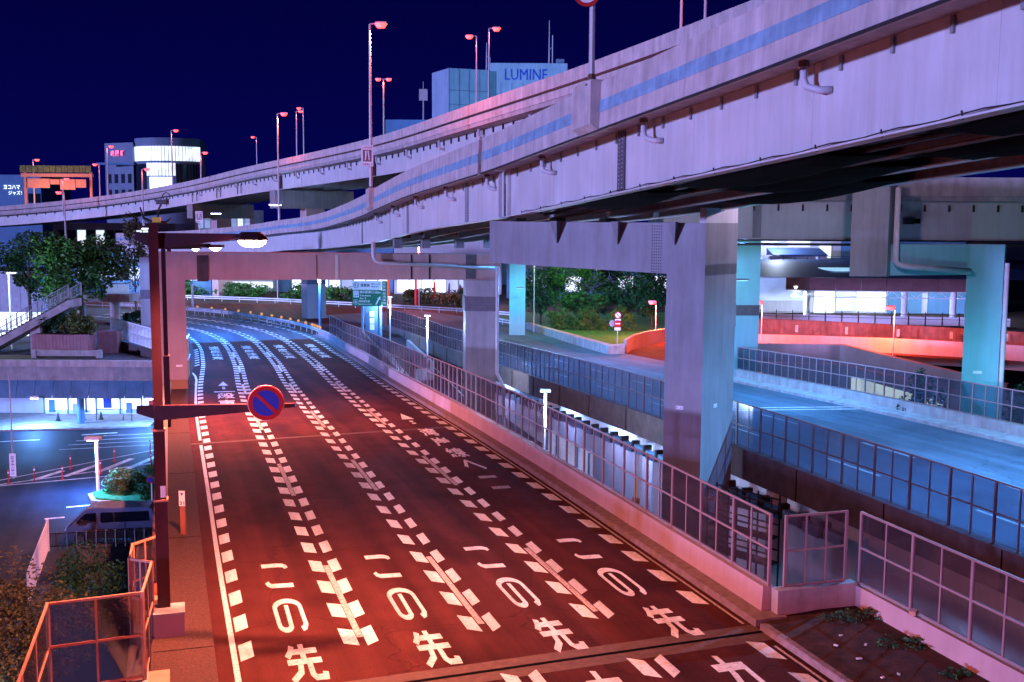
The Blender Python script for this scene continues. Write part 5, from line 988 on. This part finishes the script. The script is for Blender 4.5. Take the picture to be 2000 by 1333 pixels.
MB().prism([(20.0, 92.6), (27, 90.0), (38.6, 82.0), (39, 82.5), (27.4, 90.6), (20.2, 93.2)], GZ, [-1.1, -.9, -3.0, -3.0, -.9, -1.1]).build('lower_panel', 'wall_pale', pw)
lg = thing('lit_underpass', 'cream lit underpass opening seen through the far glass fence', 'doorway', (26, 79, -5)); MB().add([(24.6, 79, -2.7), (30.2, 76.2, -2.9), (30.2, 76.2, -1.75), (24.6, 79, -.35)], [(0, 1, 2, 3)]).build('lit_wall', 'window_warm', lg); MB().bar((24.6, 78.9, -2.85), (30.2, 76.1, -3.05), .2, .3).build('sill', 'concrete', lg)
bush('dark shrub at the left foot of the angled pier', (24.3, 64.5, -.2), (1.3, 1.0, 2.0), 2200, .13, 'leaf_dark', 81); bush('dark shrub at the right foot of the angled pier', (31.2, 65.5, -.4), (1.5, 1.0, 2.0), 2200, .13, 'leaf_dark', 82)
for i, (lab, x, y, h, r, m) in enumerate((('tall dark island tree nearest the far teal column', 3.6, 139, 7.8, 3.0, 'leaf_dark'), ('broad green island tree in the middle of the group', 8.8, 136, 8.2, 3.8, 'leaf'), ('green island tree right of the middle', 13.6, 137, 8.0, 3.6, 'leaf_dark'), ('rightmost island tree behind the small red lamp', 17.2, 135, 7.4, 2.6, 'leaf_dark'))):
    tree('island_tree', lab, (x, y, -2.5), h, (r, 2.6), 6000, .19, m, 90 + i, .16, low=.22, group='trees on the grass island', clumps=32)
for i, (x, y, r) in enumerate(((6.0, 132.5, 1.8), (9.5, 131.5, 2.0), (13.2, 131.8, 1.6))): bush(['low leafy shrub under the island trees at left', 'low leafy shrub under the island trees in the middle', 'low leafy shrub under the island trees at right'][i], (x, y, -1.3), (r, 1.2, 1.5), 2600, .14, 'leaf', 96 + i, 'shrubs under the island trees')
for x, y, lab in ((2.6, 131, 'thin grey pole left of the island trees'), (0.6, 134, 'thin pole with a round plate beside the far teal column')):
    t = thing('thin_pole', lab, 'pole', (x, y, -2.6)); post(MB(), x, y, -2.6, 8 if x > 2 else .8, .07).build('shaft', 'pole_grey', t)
    if x > 2: MB().box((x, y - .3, 8.0), (.3, .7, .12)).build('lamp_head', 'pole_grey', t); lamp_light(t, (x + 2.5, y - 3, 7.4), 650, (.6, 1.0, .6), .3, None)  # head and greenish light added to the pole to brighten the island trees
    if x < 2: MB().disc((x, y - .1, .5), (.3, -1, 0), .3, .03).build('plate', 'pole_grey', t)
# station shed with blue roof, truss and round columns
sh = thing('station_shed', 'open station shed with plum fascia, white truss and blue roof', 'building', (50, 150, -3.5))
MB().prism([(34, 150.5), (75, 145.5), (75, 185), (34, 190)], 3.21, [3.22, 3.22, 4.6, 4.6]).build('roof', 'roof_blue', sh); 
for i in range(8):
    a = 37.3 + i * 3.3; b = a + 3.24; ya = 150 - (a - 37.3) * .12; yb = 150 - (b - 37.3) * .12; MB().bar((a, ya, 2.35), (b, yb, 2.35), .3, 1.7).build('fascia_panel', 'plum_panel', sh)
for i, (x, y, z1) in enumerate(((40.4, 150.6, 1.9), (53.2, 149, 1.8), (59.4, 148, 1.7))): MB().tube([(x, y, -4), (x, y, z1)], .42, 16).build('column', 'white_paint', sh)
ch_ = MB().bar((38, 150.4, .55), (65, 147.1, .55), .1, .12).bar((38, 150.4, 1.4), (65, 147.1, 1.4), .1, .12)
for i in range(26): a = 38 + i * 1.03; y = 150.4 - (a - 38) * .122; ch_.bar((a, y, .55 + .85 * (i % 2)), (a + 1.03, y - .12, 1.4 - .85 * (i % 2)), .07, .08)
ch_.build('truss', 'white_paint', sh)
MB().bb(46, 58, 158, 166, 3.7, 3.9).build('roof_light', 'skylight_blue', sh)
MB().bb(30, 72, 164, 164.5, -3.5, 3.2).build('back_wall', 'building_white', sh)
for x0, x1, z0, z1, m in ((33, 35.5, -2.5, 2.6, 'window_white'), (36.5, 44, -1, 2.4, 'shop_soft'), (45, 48, -2.8, 2.6, 'window_white'), (48.3, 51, -2.5, 1.2, 'shop_soft'), (51.4, 55.6, -2.5, 2.4, 'window_white'), (56, 61, -3, 1.2, 'building_blue'), (62, 69, -3, 2.6, 'building_blue')): MB().bb(x0, x1, 163.7, 163.95, z0, z1).build('wall_bay', m, sh)
ww = thing('platform_fence', 'white panel fence with dark posts along the station platform', 'fence', (45, 150, -3.6))
for i in range(15): a = 33.6 + i * 2.1; b = a + 2.0; y0 = 148.5 - i * .36; MB().bar((a, y0, -2.5), (b, y0 - .35, -2.55), .06, 1.7).build('panel', 'shop_soft' if 0 else 'white_paint', ww); MB().box((a - .05, y0 - .06, -2.2), (.09, .09, 2.3)).build('post', 'steel_dark', ww)
for z in (-1.3, -1.9): MB().bar((33.6, 148.3, z), (65, 143, z - .1), .05, .05).build('rail', 'steel_dark', ww)
t = thing('flood_lamp', 'dazzling white lamp under the left end of the station shed', 'lamp', (40.6, 154, 1.9)); MB().box((38.6, 150.2, 2.2), (.4, .3, .2)).build('housing', 'white_paint', t); MB().tube([(38.6, 149.9, 1.95), (38.6, 149.9, 1.7)], .32, 12, .2).build('lens', 'lens_white', t); lamp_light(t, (38.6, 150.6, 1.2), 1500, WHT, .3)
for x, y, p_ in ((50, 156, 1500), (62, 155, 1500)):
    t = thing('shed_lamp', 'lamp under the shed roof over the platform at x %s' % ('left' if x < 55 else 'right'), 'lamp', (x, y, 2.6)); t['label'] = 'lamp under the station roof, %s one' % ('left' if x < 55 else 'right'); MB().box((x, y, 2.5), (1.2, .25, .12)).build('housing', 'white_paint', t); lamp_light(t, (x, y, 2.2), p_, WHT, .3)
wb_ = thing('rooftop_building', 'white building with plant and pipes on its roof behind the station shed', 'building', (48, 190, -3)); MB().bb(34, 58, 195, 205, -3, 8.6).build('body', 'building_white', wb_); MB().bb(58.1, 80, 195, 205, -3, 7.4).build('wing', 'building_blue', wb_)
MB().prism([(44.6, 186), (52.5, 186), (52.5, 190), (44.6, 190)], 3.6, 5.0).build('roof_hut', 'building_white', wb_); MB().prism([(43.8, 185.5), (53, 185.5), (53, 190.5), (43.8, 190.5)], [5.0] * 4, [5.2, 5.2, 6.2, 6.2]).build('hut_roof', 'roof_blue', wb_)
for i in range(9): MB().bb(38 + i * 2.6, 39.6 + i * 2.6, 184.5, 186, 3.4, 4.0 + .5 * (i % 3)).build('roof_unit', 'white_paint' if i % 2 else 'pole_grey', wb_)
for z in (4.2, 5.0): MB().bar((35, 183.5, z), (62, 183.5, z), .08, .08).build('roof_rail', 'roof_blue', wb_)
for i in range(14): MB().box((35 + i * 2, 183.5, 4.2), (.1, .1, 1.7)).build('rail_post', 'roof_blue', wb_)
for x0, x1, z0, z1 in ((48.6, 52.5, 6.3, 7.6), (41, 43.3, 5.2, 7.2), (54.2, 56.2, 3.8, 6.8)): MB().bb(x0, x1, 194.8, 194.98, z0, z1).build('window', 'window_white', wb_)
lamp_light(wb_, (45, 188, 9), 1500, WHT, .5, None)

# ------------------------------------------------------------------ lit street and far buildings
def block(name, label, x0, x1, y0, y1, z0, z1, m, wins=(), roof=None, cat='building', group=None):
    t = thing(name, label, cat, ((x0 + x1) / 2, y0, z0), group); MB().bb(x0, x1, y0, y1, z0, z1).build('body', m, t)
    for (a, b, c, d, wm) in wins: MB().bb(a, b, y0 - .15, y0 - .004, c, d).build('window', wm, t)
    return t
rnd = random.Random(5)
def row(x0, x1, n, z0, z1, ms, gap=.3): w = (x1 - x0) / n; return [(x0 + i * w + gap / 2, x0 + (i + 1) * w - gap / 2, z0, z1, ms[rnd.randrange(len(ms))]) for i in range(n)]
LW = ['window_white', 'shop_light', 'shop_soft', 'window_white', 'building_blue']
block('street_building', 'white lit building with horizontal bands behind the left hedge', -70, -44, 205, 215, -2.8, 3.5, 'building_white', row(-66, -44.5, 4, .8, 1.6, ['window_white']) + row(-66, -44.5, 4, -.6, .3, ['window_white', 'shop_light']) + row(-66, -44.5, 5, -2.2, -1.0, ['window_white']))
block('street_building', 'blue lit shop front behind the middle hedges', -43.5, -22, 203, 212, -2.8, 6, 'building_blue', row(-43, -22.5, 9, -2.4, .9, LW) + row(-43, -22.5, 9, 1.3, 3.2, LW))
block('street_building', 'white lit shop front right of the green sign', -21.5, -2, 200, 212, -2.8, 7, 'building_white', row(-21, -3, 8, -2.4, .2, LW) + row(-21, -3, 8, .8, 3.2, LW))
block('street_building', 'dim lilac building behind the island trees', -1, 34, 190, 200, -2.8, 7, 'building_blue', row(0, 33, 11, -1.5, 1.2, ['window_white', 'shop_soft', 'building_dark', 'building_dark']) + row(0, 33, 11, 2.2, 4.2, ['window_white', 'building_dark', 'building_window']))
for i, (x, y) in enumerate(((-57, 190), (-46, 188), (-35, 186), (-27, 182), (-15, 178), (-9, 172))):
    bush(['round hedge bush at the left under the portal', 'hedge bush right of the first under the portal', 'hedge bush behind the dark pier column', 'bright hedge bush left of the green sign', 'brown hedge right of the green sign', 'brown hedge near the portal pier'][i], (x, y, -1.6), (4.2 if i != 4 else 3.2, 1.4, 1.5), 2200, .26, 'leaf' if i < 4 else 'leaf_brown', 110 + i, 'hedges across the junction', 'hedge')
for i, (x, y, m) in enumerate(((-19.6, 174, 'orange_paint'), (-15.0, 171, 'red_paint'))):
    t = thing('coloured_pole', ['orange pole in front of the white shop front', 'dark red pole in front of the white shop front'][i], 'pole', (x, y, -2.8)); post(MB(), x, y, -2.8, 4.5, .2).build('shaft', m, t)
for i, x in enumerate((-12.2, -10.2, -8.8)):
    t = thing('folded_parasol', ['dark red folded parasol outside the white shop front', 'navy folded parasol outside the white shop front', 'leaning navy folded parasol outside the white shop front'][i], 'parasol', (x, 173, -2.8)); MB().tube([(x, 173, -2.8), (x, 173, -1.9)], .05, 6).build('stick', 'steel_dark', t); MB().tube([(x, 173, -2.0), (x + .2 * i, 173, -1.2), (x + .3 * i, 173, 1.0 - .2 * i)], .38, 10, .1).build('canopy', 'red_paint' if i == 0 else 'navy_print', t)
bush('autumn leaved tree half hidden by the portal pier', (-5.6, 150, 1.0), (2.0, 1.6, 2.2), 3000, .18, 'leaf_brown', 120, name='small_tree')
for lab, x, y, z0, z1, m in (('thin traffic signal post under the portal', -48, 165, -2.8, .6, 'pole_grey'), ('blue lamp post with a white star bright lamp at the end of the roadside wall', -22.6, 129, -2.8, 3.4, 'building_blue')):
    t = thing('road_post', lab, 'post', (x, y, z0)); post(MB(), x, y, z0, z1, .16).build('shaft', m, t); MB().box((x, y, z1 + .1), (.35, .35, .4)).build('head', m, t)
    if z1 > 2: MB().tube([(x, y - .3, z1 + .5), (x, y - .3, z1 + .2)], .26, 10, .2).build('lens', 'lens_white', t); lamp_light(t, (x, y - .5, z1 + .3), 1500, (.25, .5, 1.0), .2)
for i, (x, y) in enumerate(((-38, 178), (-60, 180), (-14, 165), (0, 172))):
    t = thing('junction_lamp', 'lamp over the junction, %s' % ['above the middle hedges', 'above the left hedge', 'above the red lit road', 'behind the far teal column'][i], 'lamp', (x, y, -2.8), 'lamps of the junction'); post(MB(), x, y, -2.8, 7.0, .1).build('pole', 'pole_grey', t); MB().box((x, y - .4, 7.0), (.4, .8, .15)).build('lamp_head', 'pole_grey', t); lamp_light(t, (x, y - .6, 6.6), (2600, 2600, 2400, 1800)[i], (WHT, WHT, (1, .12, .1), WHT)[i], .2)

# far skyline
k = thing('curved_tower', 'tower with a tall curved glowing glass front and red letters', 'building', (-85, 262, -3))
MB().prism([(-96, 262), (-88, 258), (-88, 285), (-96, 285)], -3, 28.0).build('left_wing', 'building_dark', k)
arcp = [(-80.3 + 8.6 * math.sin(a), 263 - 8.6 * math.cos(a)) for a in [math.radians(-62 + 124 * i / 24) for i in range(25)]]
MB().prism(arcp + [(-74.5, 270), (-86, 270)], -3, 28.9).build('drum', 'building_dark', k)
def curved(i0, i1, z0, z1, m, nm, r=8.68):
    for i in range(i0, i1):
        a0 = math.radians(-62 + 124 * i / 24 + .5); a1 = math.radians(-62 + 124 * (i + 1) / 24 - .5)
        MB().prism([(-80.3 + r * math.sin(a0), 263 - r * math.cos(a0)), (-80.3 + r * math.sin(a1), 263 - r * math.cos(a1)), (-80.3 + (r - .3) * math.sin(a1), 263 - (r - .3) * math.cos(a1)), (-80.3 + (r - .3) * math.sin(a0), 263 - (r - .3) * math.cos(a0))], z0, z1).build(nm, m, k)
curved(0, 24, 23.7, 27.0, 'window_white', 'pane'); curved(7, 16, 20.3, 23.2, 'window_white', 'pane'); curved(8, 15, 17.3, 20.0, 'shop_light', 'pane'); curved(0, 7, 14, 23.0, 'building_window', 'pane'); curved(16, 24, 14, 23.0, 'building_window', 'pane')
MB().bb(-96.3, -87.6, 257.2, 258, 22.8, 23.3).build('cornice', 'building_blue', k)
for i in range(4):
    for j in range(3): MB().prism([(-95.3 + i * 1.9, 261.5 - i * .95), (-94.4 + i * 1.9, 261.05 - i * .95), (-94.4 + i * 1.9, 261.2 - i * .95), (-95.3 + i * 1.9, 261.7 - i * .95)], 11.5 + j * 3.6, 13.6 + j * 3.6).build('window', 'building_window', k)
for i, ch in enumerate('崎陽軒'): lettering(ch, 'sign_red', k, (-94.1 + i * 1.35, 260.9 - i * .675 - .3, 24.9), Vector((8, -4, 0)).normalized(), (0, 0, 1), 1.15, 1.35, .02)
jb = block('jazz_building', 'blue lit building at the left edge with white katakana letters', -150, -127.5, 300, 320, -3, 22, 'building_blue', row(-131, -127.8, 5, 14.5, 17, ['building_window'], .1))
lettering('ヨコハマ', 'sign_white', jb, (-137.4, 299.7, 18.1), (1, 0, 0), (0, 0, 1), 4.4, 1.1, .01); lettering('ジャズ！', 'sign_white', jb, (-136.2, 299.7, 16.6), (1, 0, 0), (0, 0, 1), 3.6, 1.1, .01)
gt = thing('toll_gantry', 'orange lit steel gantry with backs of road signs at upper left', 'gantry', (-88, 215, 11))
for x in (-94.3, -81.6): MB().box((x, 215, 15), (.45, .45, 9)).build('leg', 'frame_orange', gt)
MB().bb(-95, -81.2, 214.6, 215.4, 18.45, 19.1).build('beam', 'frame_orange', gt)
for i in range(12): MB().bb(-95 + i * 1.15, -95 + i * 1.15 + 1.05, 214.3, 214.4, 19.3, 20.6).build('railing_panel', 'leaf_olive', gt)
for x0, x1, z0, z1 in ((-93.6, -89.3, 16.3, 18.1), (-89.2, -87.4, 17.0, 18.0), (-87.3, -84.4, 16.0, 18.0), (-84.3, -82.3, 16.4, 18.0)): MB().bb(x0, x1, 214.2, 214.3, z0, z1).build('sign_back', 'frame_orange', gt)
lamp_light(gt, (-90, 209, 15), 420, (1, .42, .16), .4, None); lamp_light(gt, (-84, 209, 15), 300, (1, .35, .16), .4, None)
lu = thing('department_store', 'pale blue flat building with large letters beyond the high viaduct', 'building', (0, 230, -3))
MB().bb(-4.9, 11, 230, 250, -3, 42.6).build('right_block', 'store_panel', lu); MB().prism([(-13, 226), (-4.92, 229), (-4.92, 250), (-17, 250), (-17, 234)], -3, 41.0).build('left_block', 'store_panel', lu)
for z in (36.6, 33.8): MB().prism([(-13.05, 225.9), (-4.9, 228.9), (-4.9, 229.2), (-13, 226.2)], z, z + .14).build('joint_line', 'building_dark', lu); MB().bb(-4.8, 11.05, 229.9, 229.98, z - .3, z - .2).build('joint_line', 'building_dark', lu)
for i in range(7): MB().bb(-4.9 + 2.25 * i, -4.82 + 2.25 * i, 229.93, 229.985, 31, 38.6).build('joint_line', 'building_dark', lu)
for i in range(4): MB().prism([(-13.05 + 2 * i, 225.92 + .743 * i), (-12.95 + 2 * i, 225.96 + .743 * i), (-12.95 + 2 * i, 226.2 + .743 * i), (-13.05 + 2 * i, 226.2 + .743 * i)], 31, 40.9).build('joint_line', 'building_dark', lu)
lettering('LUMINE', 'blue_paint', lu, (-1.8, 229.9, 39.2), (1, 0, 0), (0, 0, 1), 8.7, 2.2, 0.0)
MB().bb(1.2, 2.2, 229.85, 229.95, 35, 36.6).build('window', 'building_window', lu); MB().bb(8.7, 10.4, 231, 232, 42.6, 43.6).build('roof_unit', 'building_dark', lu)
for x, z0, z1 in ((-5.6, 41, 47), (7.3, 42.6, 51.5)):
    MB().tube([(x, 232, z0), (x, 232, z1)], .16, 6, .06).build('mast', 'pole_grey', lu); MB().tube([(x + .7, 232, z0), (x + .7, 232, z1 - 3)], .12, 6).build('mast', 'pole_grey', lu); MB().bar((x, 232, z0 + 3), (x + .7, 232, z0 + 3.6), .1, .1).build('mast_arm', 'pole_grey', lu)
lamp_light(lu, (2, 200, 32), 5500, (.20, .50, 1.0), 1.0, None)
block('low_store_wing', 'low pale roof block left of the lettered building', -27, -14, 236, 250, -3, 31.6, 'building_blue'); 
mt = thing('roof_mast', 'thin antenna mast standing left of the lettered building', 'mast', (-19.3, 240, 31)); MB().tube([(-19.3, 240, 31), (-19.3, 240, 40)], .2, 6, .06).build('shaft', 'pole_grey', mt); MB().bb(-20.2, -18.4, 239.8, 240.2, 36, 38.4).build('panel_antenna', 'pole_grey', mt)
block('glass_apartment', 'blue glass fronted block under the high viaduct', -66, -54, 230, 240, -3, 12.4, 'building_white', row(-65.5, -54.5, 8, 8.6, 11.8, ['shop_soft', 'shop_soft', 'window_white']) + row(-65, -57, 3, 6.8, 7.8, ['red_paint']))
block('dim_office', 'dim blue office behind the curved viaduct at left', -98, -72, 236, 250, -3, 9.5, 'building_dark', row(-97, -73, 12, 4.5, 8.0, ['shop_soft', 'building_window', 'window_white']) + row(-97, -73, 12, .5, 3.5, ['shop_soft', 'building_window']))
block('dim_office', 'pale lit low building left of the lamp post beyond the trees', -76, -52, 190, 200, -3, 5.0, 'building_blue', row(-75, -53, 10, .0, 2.2, ['shop_soft', 'window_white', 'building_window']))
for i, (x, y, z) in enumerate(((-62, 186, 9), (-45, 168, 11.5), (-30, 140, 12.5))):
    t = thing('soffit_lamp', 'white lamp below the curved viaduct, %s' % ['left above the trees', 'near the violet box pier', 'above the near viaduct end'][i], 'lamp', (x, y, z), 'lamps below the high viaduct'); MB().box((x, y, z), (1.6, .5, .15)).build('housing', 'pole_grey', t); MB().box((x, y, z - .1), (1.4, .4, .05)).build('lens', 'lens_white', t); lamp_light(t, (x, y, z - .5), 1500, (.25, .5, 1), .3)
